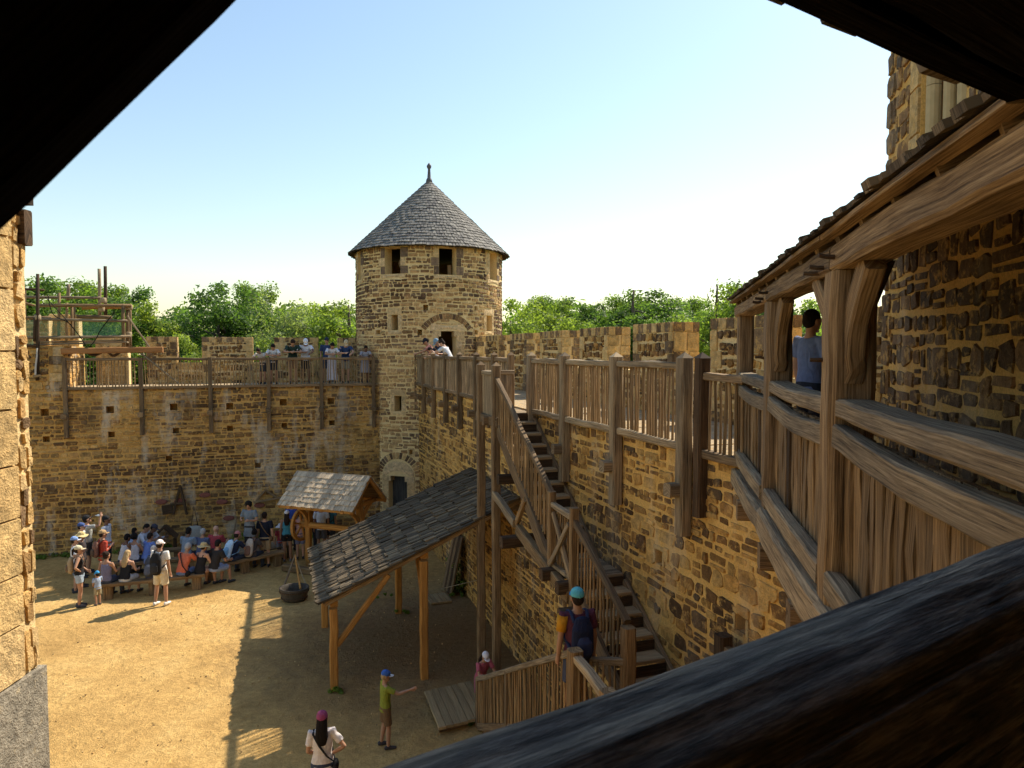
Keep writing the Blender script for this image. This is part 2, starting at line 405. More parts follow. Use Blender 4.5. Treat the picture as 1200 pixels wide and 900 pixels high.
def rough_stones(polys, pal, proud=(0.012, 0.035)):
    """tints drift from honey to dark in patches, as batches of stone do"""
    ps = sorted(pal, key=lambda q: sum(q[0])); out = []
    for p in polys:
        cu = sum(q[0] for q in p) / len(p); cv = sum(q[1] for q in p) / len(p)
        k = .5 + .75 * mnoise.noise(V3((cu * .55, cv * .75, len(ps) * 3.7))) + .35 * mnoise.noise(V3((cu * 1.7, cv * 2.1, 9.1))) + rng.gauss(0, .27)
        c, s_ = ps[max(0, min(len(ps) - 1, int(k * len(ps))))]; f = U(1 - s_, 1 + s_); out.append((p, U(*proud), (c[0] * f * 1.04, c[1] * f * SATB[0], c[2] * f * SATB[1]), 1.0))
    return out

# ------------------------------------------------------------------ ground
def sand_material():
    m, N, L, B = nmat('trodden_sand')
    p = pos(N, L); n1 = noise(N, L, p, 0.35, 5, 0.6); n2 = noise(N, L, p, 3.0, 6, 0.65); n3 = noise(N, L, p, 38, 5, 0.7)
    r = ramp(N, [(0.32, (0.46, 0.28, 0.097)), (0.50, (0.60, 0.378, 0.135)), (0.68, (0.69, 0.465, 0.185))]); L.new(n1.outputs[0], r.inputs[0])
    r2 = ramp(N, [(0.3, (0.80, 0.79, 0.77)), (0.7, (1.1, 1.1, 1.1))]); L.new(n2.outputs[0], r2.inputs[0])
    r3 = ramp(N, [(0.30, (0.62, 0.60, 0.57)), (0.47, (1.0, 1.0, 1.0)), (0.75, (1.14, 1.14, 1.14))]); L.new(n3.outputs[0], r3.inputs[0])
    c = mixc(N, L, 1.0, mixc(N, L, 1.0, r.outputs[0], r2.outputs[0], 'MULTIPLY'), r3.outputs[0], 'MULTIPLY')
    # damp earth and shade under and round the lean-to, both painted into the colour
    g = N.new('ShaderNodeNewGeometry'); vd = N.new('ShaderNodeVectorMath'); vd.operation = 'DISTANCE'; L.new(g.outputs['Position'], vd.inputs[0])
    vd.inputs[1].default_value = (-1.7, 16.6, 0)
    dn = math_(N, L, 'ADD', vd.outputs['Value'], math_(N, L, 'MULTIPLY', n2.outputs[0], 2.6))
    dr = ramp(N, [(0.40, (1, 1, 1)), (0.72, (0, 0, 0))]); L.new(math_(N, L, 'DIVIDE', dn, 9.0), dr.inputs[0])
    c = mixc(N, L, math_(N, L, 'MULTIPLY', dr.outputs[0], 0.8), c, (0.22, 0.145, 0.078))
    # foot-worn grey patch
    # scuffed footprints: small dents, denser where people walk
    vo = N.new('ShaderNodeTexVoronoi'); vo.inputs['Scale'].default_value = 3.4; vo.inputs['Randomness'].default_value = 1.0; L.new(pos(N, L, 1, .62, 1), vo.inputs['Vector'])
    fr = ramp(N, [(0.0, (0, 0, 0)), (0.16, (0.15, 0.15, 0.15)), (0.24, (1.0, 1.0, 1.0)), (.34, (.8, .8, .8))]); L.new(vo.outputs['Distance'], fr.inputs[0])
    n4 = noise(N, L, p, 8.5, 5, 0.7); r4 = ramp(N, [(0.32, (0.80, 0.78, 0.75)), (0.62, (1.06, 1.06, 1.06))]); L.new(n4.outputs[0], r4.inputs[0])
    c = mixc(N, L, 1.0, c, r4.outputs[0], 'MULTIPLY')
    L.new(c, B.inputs['Base Color']); B.inputs['Roughness'].default_value = 0.95; B.inputs['Specular IOR Level'].default_value = 0.15
    h = math_(N, L, 'ADD', math_(N, L, 'MULTIPLY', n2.outputs[0], 1.6), math_(N, L, 'ADD', n3.outputs[0], math_(N, L, 'MULTIPLY', n4.outputs[0], 1.3)))
    h = math_(N, L, 'ADD', h, math_(N, L, 'MULTIPLY', fr.outputs[0], 0.5))
    bump(N, L, B, h, 0.75, 0.06); return m
GRASS = plain('rough_grass', (0.07, 0.11, 0.03), 0.95, 0.5, 0.6)
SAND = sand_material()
g = put('ground', mesh('ground', *[[(-1500, -1500, -0.05), (1500, -1500, -0.05), (1500, 1500, -0.05), (-1500, 1500, -0.05)], [(0, 1, 2, 3)]], GRASS)); tag(g, 'flat green meadow ground outside the castle walls', None, kind='structure')
nx, ny = 70, 70; V = []; F = []
for j in range(ny + 1):
    for i in range(nx + 1):
        x = -22 + 30 * i / nx; y = -4 + 33 * j / ny
        V.append((x, y, 0.018 * math.sin(x * 1.3 + 2 * math.sin(y * .7)) * math.sin(y * 1.1 + x * .4) + U(-.004, .004)))
F = [(j * (nx + 1) + i, j * (nx + 1) + i + 1, (j + 1) * (nx + 1) + i + 1, (j + 1) * (nx + 1) + i) for j in range(ny) for i in range(nx)]
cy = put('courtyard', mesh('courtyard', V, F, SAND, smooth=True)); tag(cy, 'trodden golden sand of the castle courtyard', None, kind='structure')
# loose stones on the sand
peb = Acc()
for _ in range(700):
    x, y = U(-14, 2), U(8, 24); r = U(.004, .014); 
    V, F = box_vf(x - r * U(.7, 1.3), x + r * U(.7, 1.3), y - r, y + r * U(.6, 1.3), .0, .012 + r * .7)
    V = [v + V3((U(-.4, .4) * r, U(-.4, .4) * r, 0)) for v in V]
    peb.add(V, F, pick(CREAM + BROWN[2:5]))
o = peb.build('gravel', STONE, kind='stuff'); tag(o, 'scattered pebbles lying on the courtyard sand')

# ------------------------------------------------------------------ right curtain wall
RD = V3((0.3134, -0.9496, 0)); WZ = 5.55
FRW = Fr((-3.9, 27.3), (RD.x, RD.y))
def sY(Y): return (27.3 - Y) / 0.9496          # distance along the right wall of the point at depth Y
rw = empty('curtain_wall', FRW(10, 0), 'long right-hand rubble curtain wall behind the timber staircase and lean-to', 'wall')
put_holes = []
for Y, z in ((16.8, 4.6), (14.6, 4.6), (9.4, 3.9), (7.7, 3.65), (11.6, 3.55), (7.2, 2.2)):
    s = sY(Y); put_holes.append((s - .09, s + .09, z, z + .2, .35))
A, us, vz = core('wall', [i * 1.0 for i in range(0, 26)], [-.3, 1, 2, 3, 4, 5, WZ], put_holes, FRW, MORT_R, rw)
slab(A, FRW, 0, 25, -.3, WZ, -2.76, -.6); slab(A, FRW, 0, 25, WZ - .1, WZ, -.6, -.002)
A.build('mortar_bed', MORT_R, rw)
st = []
st += rough_stones(lay(1.0, 15, 0, WZ, (.08, .2), (.12, .34), put_holes, gap=.03, jit=.03), DARKST, (.006, .024))
st += rough_stones(lay(15, 24.6, 0, WZ, (.10, .24), (.13, .36), put_holes, gap=.03, jit=.035, small=.25), DARKST, (.006, .026))
for h in put_holes:                               # pale squared frames round the putlog holes
    a, b, c, d = h[:4]; st += [(block(a - .06, a, c, d), .02, pick(CREAM), .2), (block(b, b + .06, c, d), .02, pick(CREAM), .2), (block(a - .06, b + .06, d, d + .07), .02, pick(CREAM), .2)]
emit(rw, st, FRW, STONER, 300)
# walkway flagstones
A = Acc(); u = 0.2
while u < 24.5:
    w = U(.5, .9); 
    for d0, d1 in ((-2.18, -1.1), (-1.09, -.02)):
        slab(A, FRW, u + .006, u + w - .006, WZ - .02, WZ + .05 + U(-.006, .006), d0, d1 + (U(0, .05) if d1 > -.1 else 0))
    u += w
A.T = [(0.42, 0.33, 0.21)] * len(A.V); A.build('walkway_flagstones', STONER, rw, kind='stuff')

def merlon(parent, fr, s0, s1, z0, z1, thick, d_in, mat_st, mat_m, jambs=(True, True)):
    """raised part of a parapet; fr: wall face, d_in: inner face offset"""
    root = bpy.data.objects.new('merlon', None); place(root, Matrix.Translation(fr((s0 + s1) / 2, z0, d_in - thick / 2)), parent)
    A = Acc(); slab(A, fr, s0 + .01, s1 - .01, z0, z1 - .01, d_in - thick + .01, d_in - .01); A.build('mortar_bed', mat_m, root)
    def face(f, L, n):
        S = []; holes = []
        v = z1 - .2; x = 0.0; k = rng.randrange(2)
        while x < L - .02:                             # coping course of light and dark blocks
            w = min(U(.14, .26), L - x)
            if L - x - w < .1: w = L - x
            S.append((block(x, x + w, v, z1), .016, pick(DBLOCK if k % 2 else CREAM), .3)); x += w; k += 1
        z = z0; k = rng.randrange(2)
        while z < v - .02:
            h = min(U(.2, .3), v - z)
            if v - z - h < .12: h = v - z
            for side in (0, 1):
                w = min((.34 if (k + side) % 2 else .2) * U(.85, 1.2), L * .48)
                a, b = (0, w) if side == 0 else (L - w, L)
                S.append((block(a, b, z, z + h), .018, pick(CREAM if rng.random() < .62 else DBLOCK), .3)); holes.append((a, b, z, z + h))
            z += h; k += 1
        if L > 1.0: S += rough_stones(lay(0.1, L - .1, z0, v, (.1, .18), (.12, .26), holes, gap=.03), DARKST)
        emit(root, S, f, mat_st, n)
    p = fr.sub(s0, d_in); face(Fr(p, (fr.u.x, fr.u.y)), s1 - s0, 60)
    # the jamb that looks back along the wall (towards increasing s)
    p = fr.sub(s1, d_in); face(Fr(p, (-fr.n.x, -fr.n.y)), thick, 14)
    p = fr.sub(s0, d_in - thick); face(Fr(p, (fr.n.x, fr.n.y)), thick, 0)
    return root
def sill_wall(parent, fr, s0, s1, z0, z1, thick, d_in, mat_st, mat_m):
    root = bpy.data.objects.new('parapet_sill', None); place(root, Matrix.Translation(fr((s0 + s1) / 2, z0, d_in - thick / 2)), parent)
    A = Acc(); slab(A, fr, s0, s1, z0, z1 - .02, d_in - thick + .02, d_in - .012); A.build('mortar_bed', mat_m, root)
    f = Fr(fr.sub(s0, d_in), (fr.u.x, fr.u.y)); S = rough_stones(lay(0, s1 - s0, z0, z1 - .1, (.1, .18), (.14, .3), gap=.03), DARKST)
    x = 0
    while x < s1 - s0 - .02:
        w = min(U(.3, .5), s1 - s0 - x); S.append((block(x, x + w, z1 - .1, z1), .02, pick(CREAM), .3)); x += w
    emit(root, S, f, mat_st, 24)
ys = [27.3 - .2, 25.8, 24.65, 23.15, 22.0, 20.5, 19.35, 17.85, 16.7, 15.2, 14.07, 12.56, 11.42, 9.92, 8.78, 7.28]
for i in range(0, len(ys), 2):
    merlon(rw, FRW, sY(ys[i]), sY(ys[i + 1]), WZ, 7.37, .56, -2.2, STONER, MORT_T)
    if i + 2 < len(ys): sill_wall(rw, FRW, sY(ys[i + 1]) + .012, sY(ys[i + 2]) - .012, WZ, 6.42, .55, -2.205, STONER, MORT_T)

# ------------------------------------------------------------------ back curtain wall
BD = V3((0.9467, 0.322, 0)); FBW = Fr((-19.0, 21.707), (BD.x, BD.y))
def sX(X): return (X + 19.0) / 0.9467
def px_back(px, d=0.0):                          # distance along the back wall seen at image column px
    n = FBW.n; p = on_plane(px, 412, FBW(0, 0, d), n); return (p - FBW.o).dot(FBW.u)
bw = empty('curtain_wall', FBW(9, 0), 'stained back curtain wall above the seated crowd, left of the round tower', 'wall')
bholes = []
for px, z in ((50, 4.68), (127, 4.72), (202, 4.76), (268, 4.74), (331, 4.84), (387, 4.84)):
    s = px_back(px); bholes.append((s - .12, s + .12, z, z + .24, .4))
for px, z in ((51, 3.82), (128, 3.9), (204, 3.96), (268, 3.98), (332, 4.02), (388, 4.06), (195, 3.0), (300, 2.6)):
    s = px_back(px); bholes.append((s - .1, s + .1, z, z + .19, .35))
LB = sX(-5.07) + .5
A, us, vz = core('wall', [i * 1.0 for i in range(0, int(LB))] + [LB], [-.3, 1, 2, 3, 4, 5, WZ], bholes, FBW, MORT_B, bw)
slab(A, FBW, 0, LB, -.3, WZ, -2.76, -.6); slab(A, FBW, 0, LB, WZ - .1, WZ, -.6, -.002)
A.build('mortar_bed', MORT_B, bw)
BACKPAL = BROWN + [((0.30, 0.20, 0.09), .25), ((0.36, 0.245, 0.115), .2)]
S = rough_stones(lay(1.5, LB, 0, WZ, (.09, .17), (.16, .38), bholes, gap=.028), BACKPAL, (.01, .03))
emit(bw, S, FBW, STONEB, 300)
A = Acc(); u = 2.6
while u < LB - .3:
    w = U(.5, .9); slab(A, FBW, u + .006, u + w - .006, WZ - .02, WZ + .05 + U(-.006, .006), -2.18, -.02); u += w
A.T = [(0.42, 0.33, 0.21)] * len(A.V); A.build('walkway_flagstones', STONEB, bw, kind='stuff')
for p0, p1 in ((172, 207), (237, 296), (322, 373), (397, 432)):
    merlon(bw, FBW, px_back(p0, -2.2), px_back(p1, -2.2), WZ, 7.36, .5, -2.2, STONER, MORT_T)
for p0, p1 in ((207, 237), (296, 322), (373, 397)):
    sill_wall(bw, FBW, px_back(p0, -2.2) + .012, px_back(p1, -2.2) - .012, WZ, 6.4, .49, -2.205, STONER, MORT_T)
# raised masonry at the left end of the walkway (under the scaffold)
e0, e1 = 1.5, px_back(74)
root = bpy.data.objects.new('end_block', None); place(root, Matrix.Translation(FBW(e1 - 1, WZ, -1)), bw)
A = Acc(); slab(A, FBW, e0, e1, WZ, 6.98, -2.76, -.012); A.build('mortar_bed', MORT_B, root)
S = rough_stones(lay(e0, e1 - .42, WZ, 6.95, (.11, .18), (.16, .34), gap=.03), BACKPAL)
z = WZ; k = 0
while z < 6.9:
    h = min(U(.24, .3), 6.97 - z); w = .42 if k % 2 else .3
    S.append((block(e1 - w, e1, z, z + h), .02, pick(CREAM if k % 3 else DBLOCK), .3)); z += h; k += 1
emit(root, S, FBW, STONEB, 80)
f2 = Fr(FBW.sub(e1, 0), (-FBW.n.x, -FBW.n.y)); emit(root, rough_stones(lay(0, 2.6, WZ, 6.95, (.11, .18), (.16, .34), gap=.03), BACKPAL), f2, STONEB, 0)
# unfinished stubs of masonry standing on the end block and behind the scaffold
def stub(px0, px1, z0, z1, d, pal, n=20):
    s0, s1 = px_back(px0, d), px_back(px1, d); root = bpy.data.objects.new('unfinished_masonry', None); place(root, Matrix.Translation(FBW((s0 + s1) / 2, z0, d)), bw)
    A = Acc(); slab(A, FBW, s0, s1, z0, z1 - .05, d - .5, d - .012); A.build('mortar_bed', MORT_T, root)
    f = Fr(FBW.sub(s0, d), (FBW.u.x, FBW.u.y)); emit(root, [(p, U(.015, .03), pick(pal), .6) for p in lay(0, s1 - s0, z0, z1, (.13, .2), (.2, .4))], f, STONE, n)
stub(16, 58, 6.98, 7.95, -1.7, DARKST); stub(58, 93, 6.98, 8.15, -2.3, CREAM); stub(112, 150, WZ, 7.35, -2.3, CREAM)
# ------------------------------------------------------------------ round tower
SATB[:] = [1.02, 1.08]
TC = (-3.38, 28.9); TR = 2.95; TCY = Cyl(TC, TR)
def px_theta(px):
    r = ray(px, 412); d = V3((r.x, r.y, 0)); t0 = V3((TC[0], TC[1], 0)); b = d.dot(t0); a = d.dot(d); c = t0.dot(t0) - TR * TR
    t = (b - math.sqrt(max(0, b * b - a * c))) / a; p = d * t - t0; return math.atan2(p.y, p.x)
def yz(px, py):                                  # height on the tower face of a pixel
    th = px_theta(px); Y = TC[1] + TR * math.sin(th); r = ray(px, py); return CAM.z + r.z * (Y / r.y)
tw = empty('round_tower', (TC[0], TC[1], 0), 'round stone corner tower with conical grey shingle roof', 'tower')
TH0 = math.atan2(-TC[1], -TC[0]); TOPZ = 10.72
th_holes = []; S = []; blocked = []
def th_hole(px0, px1, py0, py1, dp=.42): 
    a, b = px_theta(px0) * TR, px_theta(px1) * TR; m = (px0 + px1) / 2; return (a, b, yz(m, py1), yz(m, py0), dp)
loops = [th_hole(452, 470, 291, 321), th_hole(515, 535, 291, 322), th_hole(574, 582, 297, 328), th_hole(421, 424, 296, 328)]
loops = [(a, b, c, TOPZ - .06, dp) for a, b, c, d, dp in loops]
slits = [th_hole(459, 466.5, 369, 387), th_hole(570, 576, 370, 388), th_hole(462, 470, 464, 482)]
udoor = th_hole(514, 535, 388, 450, .42); udoor = (udoor[0], udoor[1], 5.55, udoor[3], .42)
ldoor = th_hole(454.5, 476, 558, 600, .5); ldoor = (ldoor[0], ldoor[1], 0.0, ldoor[3], .35)
small = [th_hole(496, 502, 357, 364, .4), th_hole(489, 495, 386, 393, .4), th_hole(438, 441, 358, 363, .3), th_hole(556, 559, 359, 364, .3), th_hole(441, 446, 387, 392, .3), th_hole(556, 560, 387, 392, .3), th_hole(440, 443, 520, 526, .3), th_hole(479, 483, 527, 533, .3)]
holes = loops + slits + [udoor] + small
thr = [TR * math.radians(a) for a in range(-190, 171, 4)]
gap_s = [i for i in thr if True]
A, us, vz = core('w', thr, [-.3, 1.5, 3, 4.5, 6, 7.5, 9, 10, TOPZ], holes + [ldoor], TCY, MORT_T, tw, back=False)
for h in small: A.add([TCY(h[0], h[2], -h[4]), TCY(h[1], h[2], -h[4]), TCY(h[1], h[3], -h[4]), TCY(h[0], h[3], -h[4])], [(0, 1, 2, 3)])
A.build('mortar_bed', MORT_T, tw)
# inner skin with matching openings, and floors, so that the openings look into a real room
inn = Acc(); RI = .42
bigh = loops + slits + [udoor]
back_open = (TR * (TH0 + math.pi - .32), TR * (TH0 + math.pi - .05), 5.7, 7.6)
uu = sorted(set(thr) | {h[0] for h in bigh} | {h[1] for h in bigh}); vv = sorted({-.3, 5.5, 9.3, TOPZ} | {h[2] for h in bigh} | {h[3] for h in bigh})
for i in range(len(uu) - 1):
    for j in range(len(vv) - 1):
        cu, cv = (uu[i] + uu[i + 1]) / 2, (vv[j] + vv[j + 1]) / 2
        if any(h[0] < cu < h[1] and h[2] < cv < h[3] for h in bigh): continue
        inn.add([TCY(uu[i], vv[j], -RI), TCY(uu[i], vv[j + 1], -RI), TCY(uu[i + 1], vv[j + 1], -RI), TCY(uu[i + 1], vv[j], -RI)], [(0, 1, 2, 3)])
inn.build('inner_wall', MORT_R, tw)
for z in (0.02, 5.5, 9.2):
    fl = Acc()
    ring = [V3((TC[0] + (TR - .41) * math.cos(a * .1745), TC[1] + (TR - .41) * math.sin(a * .1745), z)) for a in range(36)]; fl.add(ring, [tuple(range(36))]); fl.build('floor', DARK if z > 9 else OAKD, tw)
# dressed surrounds
def surround(h, w=.16, lint=.2, sill=.14, pal=CREAM, alt=True):
    a, b, c, d = h[:4]; z = c; k = 0
    while z < d - .02:
        hh = min(U(.22, .32), d - z); 
        if d - z - hh < .1: hh = d - z
        for sd in (0, 1):
            ww = w * (1.5 if (k + sd) % 2 and alt else 1.0); p = pick(pal if rng.random() < .75 else DBLOCK) if pal is not CREAM else pick(CREAM)
            x0, x1 = (a - ww, a) if sd == 0 else (b, b + ww)
            S.append((block(x0, x1, z, z + hh), .02, p, .2)); blocked.append((x0, x1, z, z + hh))
        z += hh; k += 1
    if lint: S.append((block(a - w, b + w, d, d + lint), .022, pick(CREAM), .2)); blocked.append((a - w, b + w, d, d + lint))
    if sill: S.append((block(a - w * .9, b + w * .9, c - sill, c), .022, pick(CREAM), .2)); blocked.append((a - w * .9, b + w * .9, c - sill, c))
for h in loops: surround(h, .2, 0, .16, CREAM + DBLOCK)
for h in slits: surround(h, .17, .26, .16, alt=False)
for h in small[2:]: surround(h, .06, .06, .06, alt=False)
surround(udoor, .22, .0, 0)
# shouldered heads: corbel stones in the door corners, big lintel
def shoulders(h, lint):
    a, b, c, d = h[:4]
    for x0, x1 in ((a - .01, a + .09), (b - .09, b + .01)):
        A = Acc(); V = [TCY(x, z, dd) for z in (d - .2, d - .002) for dd in (-.3, .012) for x in (x0, x1)]
        A.add(V, [(0, 2, 3, 1), (4, 5, 7, 6), (0, 1, 5, 4), (2, 6, 7, 3), (0, 4, 6, 2), (1, 3, 7, 5)], pick(CREAM)); A.build('door_corbel', STONE, tw)
    if lint > .1: S.append((block(a - .3, b + .3, d, d + lint), .028, pick(CREAM), .2)); blocked.append((a - .3, b + .3, d, d + lint))
shoulders(udoor, .28)
# relieving arch over the upper door
um = (udoor[0] + udoor[1]) / 2; zc = udoor[3] - .55; 
for k in range(17):
    t = math.radians(38 + (142 - 38) * k / 16); r0, r1 = 1.0, 1.22; dt = .05
    S.append(([(um - math.cos(t + q) * r, zc + math.sin(t + q) * r) for r, q in ((r0, dt), (r0, -dt), (r1, -dt), (r1, dt))], .02, pick(BROWN[:2] + BROWN[5:]), .7))
def drop_arch(cu, cv, w, h):
    r = math.hypot(cu - um, cv - zc)
    if cv > zc and 0.95 < r < 1.27 and abs(cu - um) < 1.0 and cv > zc + .6: return True
    r2 = math.hypot((cu - lm), (cv - lz))
    if (r2 < .98 and cv > lz - .05) or (abs(cu - lm) < .66 and cv < lz + .1): return True
    return False
# lower door: dressed tympanum under a round arch
lm = (ldoor[0] + ldoor[1]) / 2; lz = ldoor[3] - .02
surround(ldoor, .3, 0, 0, alt=False)
P = [(lm + math.cos(math.pi * k / 12) * .66, lz + .02 + math.sin(math.pi * k / 12) * .56) for k in range(13)]
S.append((P, .03, pick(CREAM), .1))
for k in range(19):
    t = math.pi * (k + .5) / 19; dt = .066
    S.append(([(lm - math.cos(t + q) * r, lz + math.sin(t + q) * r * .97) for r, q in ((.69, dt), (.69, -dt), (.95, -dt), (.95, dt))], .02, pick(BROWN), .7))
shoulders(ldoor, .02)
dm = wood('charcoal_door', (0.02, 0.021, 0.023), (0.05, 0.05, 0.053), (0.09, 0.09, 0.092))
dr = bpy.data.objects.new('door', None); place(dr, Matrix.Translation(TCY(lm, 0, -.3)), tw)
nb = 4
for k in range(nb):
    x0 = ldoor[0] + (ldoor[1] - ldoor[0]) * k / nb; x1 = ldoor[0] + (ldoor[1] - ldoor[0]) * (k + 1) / nb
    a = TCY((x0 + x1) / 2, 0.02, -.28); beam('plank', a, a + V3((0, 0, ldoor[3] - .03)), x1 - x0 - .006, .05, dm, dr, up=(math.cos(lm / TR), math.sin(lm / TR), 0), wob=.002)
pole('handle', TCY(lm - .2, 1.0, -.23), TCY(lm - .2, 1.18, -.23), .015, IRON, dr)
rub = [p for p in lay(TR * (TH0 - 1.95), TR * (TH0 + 1.95), 0, 7.3, (.1, .17), (.16, .36), [h[:4] for h in holes + [ldoor]] + blocked, drop_arch, gap=.026)]
S += rough_stones(rub, BROWN[1:5] + [((0.44, 0.30, 0.14), .2), ((0.36, 0.24, 0.12), .2)], (.01, .028))
rub = [p for p in lay(TR * (TH0 - 1.95), TR * (TH0 + 1.95), 7.3, TOPZ, (.1, .18), (.14, .32), [h[:4] for h in holes] + blocked, drop_arch, gap=.03)]
S += rough_stones(rub, BROWN, (.012, .03))
emit(tw, S, TCY, STONE, 300)
# roof
EZ, ER, AZ = 10.68, 3.24, 13.78
rf = bpy.data.objects.new('roof', None); place(rf, Matrix.Translation((TC[0], TC[1], EZ)), tw)
V = [V3((math.cos(a * .0873) * (ER - .05), math.sin(a * .0873) * (ER - .05), -.02)) for a in range(72)] + [V3((0, 0, AZ - EZ - .08))]
F = [(i, (i + 1) % 72, 72) for i in range(72)]; put('roof_boarding', mesh('roof_boarding', V, F, OAKD), rf, WM[rf.name].copy())
A = Acc(); rows = 24; sl = math.hypot(ER, AZ - EZ)
def cone(t, ang, d):                           # t 0 at eave .. 1 at apex; slightly bell-cast
    r = ER * (1 - t) + .05 * math.sin(math.pi * min(1, t * 2)) * 0; z = (AZ - EZ) * t
    return V3((math.cos(ang) * (r + d * .72), math.sin(ang) * (r + d * .72), z + d * .7))
for r in range(rows):
    t0 = r / rows * .985; t1 = min(.998, (r + 1.55) / rows); n = max(10, int(6.283 * ER * (1 - t0) / .135)); off = U(0, 1)
    for k in range(n):
        a0 = 6.2832 * (k + off) / n; da = 6.2832 / n * U(.40, .49); s = U(-.008, .012)
        lo = t0 + U(-.008, .004)
        tip = U(.016, .038)
        V = [cone(lo, a0 - da, .016), cone(lo, a0 + da, .016), cone(lo, a0 + da, .016 + tip), cone(lo, a0 - da, .016 + tip), cone(t1, a0 - da * .9, .006), cone(t1, a0 + da * .9, .006)]
        u0 = U(0, 40); v0 = U(0, 40)
        Fq = [(0, 1, 2, 3), (3, 2, 5, 4), (0, 3, 4), (1, 5, 2)]
        A.add(V, Fq, None, [(u0, v0), (u0, v0 + .1), (u0 + .03, v0 + .1), (u0 + .03, v0)] + [(u0, v0), (u0, v0 + .12), (u0 + .4, v0 + .12), (u0 + .4, v0)] + [(u0, v0)] * 6)
o = A.build('roof_shingles', SHINGLE_T, rf, WM[rf.name].copy(), kind='stuff')
fin = [(0, .14), (.12, .12), (.2, .075), (.55, .05), (.6, .085), (.68, .1), (.74, .06), (.80, .015)]
V, F, UV = loft([[(math.cos(.7854 * k) * r, math.sin(.7854 * k) * r, z) for k in range(8)] for z, r in fin]); put('finial', mesh('finial', V, F, plain('lead', (0.10, 0.10, 0.11), .6), smooth=True, uv=UV), rf, Matrix.Translation((TC[0], TC[1], AZ - .1)))
# lifting wheel and timber glimpsed in the top openings
w = px_theta(462) * TR; c = TCY(w + .05, 10.15, -.75)
dvec = (TCY(w, 10, 1) - TCY(w, 10, 0)).normalized(); M, _ = frame(c, c + dvec * .06)
V, F, UV = loft([[(x, math.cos(.3927 * k) * r, math.sin(.3927 * k) * r) for k in range(16)] for x, r in ((0, .2), (.01, .22), (.06, .22), (.07, .2))])
put('pulley_wheel', mesh('pulley_wheel', V, F, OAKG, uv=UV), tw, M)
beam('window_post', TCY(px_theta(531) * TR, 9.6, -.4), TCY(px_theta(531) * TR, 10.05, -.4), .14, .14, OAKP, tw)
# ------------------------------------------------------------------ building on the right, behind the gallery
SATB[:] = [.97, .85]
bc = V3((4.56, 8.6, 0)); b2 = V3((3.75, 5.0, 0)); bd = (b2 - bc).normalized(); FBR = Fr((bc.x, bc.y), (bd.x, bd.y))
rb = empty('gatehouse_building', bc, 'tall dark-stoned building with pale window jamb behind the covered gallery', 'building')
wu0, wu1, wv0, wv1 = 1.12, 2.3, 8.35, 12.6
A, _, _ = core('w', [i * .8 for i in range(12)], [5, 6, 7, 8, 9, 10, 11, 12, 13, 14], [(wu0, wu1, wv0, wv1, .5)], FBR, MORT_R, rb)
slab(A, FBR, 0, 8.8, -.2, 14, -5, -.52); slab(A, FBR, 0, 8.8, -.2, 5, -.52, 0); slab(A, FBR, 0, .02, 5, 14, -.52, -.001)
A.build('mortar_bed', MORT_R, rb)
S = []; hl = [(wu0, wu1, wv0, wv1), (.0, .30, 5, 14), (wu0 - .28, wu0, wv0 - .2, wv1)]
z = 5.0; k = 0
while z < 14:
    h = U(.26, .36); w = .30 if k % 2 else .21; S.append((outline(0.0, w - .02, z + .015, z + h - .015, .014), .03, pick(DBLOCK), .7))
    if w < .25: S.append((outline(.22, .29, z + .02, z + h - .02, .01), .025, pick(DARKST), .8))
    z += h; k += 1
z = wv0 - .2
while z < wv1:
    h = U(.4, .55); S.append((block(wu0 - .28, wu0 - .002, z, min(z + h, wv1)), .03, pick(CREAM), .1)); z += h
S += rough_stones(lay(.28, 7.5, 5.2, 14, (.14, .30), (.17, .40), hl, gap=.03, jit=.035, small=.3), [((0.13, 0.088, 0.055), .3), ((0.17, 0.115, 0.07), .3), ((0.24, 0.15, 0.075), .25), ((0.11, 0.08, 0.055), .3)], (.008, .028))
emit(rb, S, FBR, STONER, 300)
# moulded window jamb: stepped pale shafts inside the opening
JAM = plain('pale_limestone', (0.50, 0.39, 0.215), .9, .12, 6, .2)
for k, (du, dd, r) in enumerate(((.07, -.10, .075), (.21, -.20, .06), (.33, -.30, .075))):
    z = wv0
    while z < wv1 - .05:
        h = U(.55, .8); h = min(h, wv1 - z); c0 = FBR(wu0 + du, z + .006, dd); V, F, UV = loft([[(math.cos(.524 * q) * r, math.sin(.524 * q) * r, zz) for q in range(12)] for zz in (0, h - .006)])
        put('jamb_shaft', mesh('jamb_shaft', V, F, JAM, smooth=False), rb, Matrix.Translation(c0)); z += h
# ------------------------------------------------------------------ building edge on the left
FL = Fr((-4.2, 2.5), (0, 1)); lb = empty('left_building', (-4.2, 4.5, 0), 'sunlit ashlar and rubble building corner at the left edge', 'building')
A = Acc(); slab(A, FL, -4, 3.58, 4.0, 8.05, -1.6, -.012); slab(A, FL, -4, 3.57, -.2, 3.999, -1.6, -.012); A.build('mortar_bed', MORT_T, lb)
S = rough_stones(lay(3.40, 3.58, 4.02, 8.05, (.1, .24), (.07, .12), gap=.012), BROWN[2:] + CREAM, (.008, .02))
z = 4.02; k = 0
while z < 8.0:
    h = min(U(.42, .56), 8.05 - z); S.append((block(3.0 + .04 * (k % 2), 3.39, z, z + h, .005), .03, pick(CREAM), .15)); S.append((block(1.6, 2.98, z, z + h, .005), .005, pick(CREAM), .15)); z += h; k += 1
emit(lb, S, FL, STONE, 120)
A = Acc(); slab(A, FL, 2.9, 3.62, 2.6, 4.01, -.9, .05); A.T = [(.30, .27, .215)] * 8; A.build('ledge_stone', STONE, lb)
A = Acc(); slab(A, FL, -4, 2.895, 2.6, 3.99, -.9, .06); A.T = [(.30, .27, .215)] * 8; A.build('ledge_stone', STONE, lb)
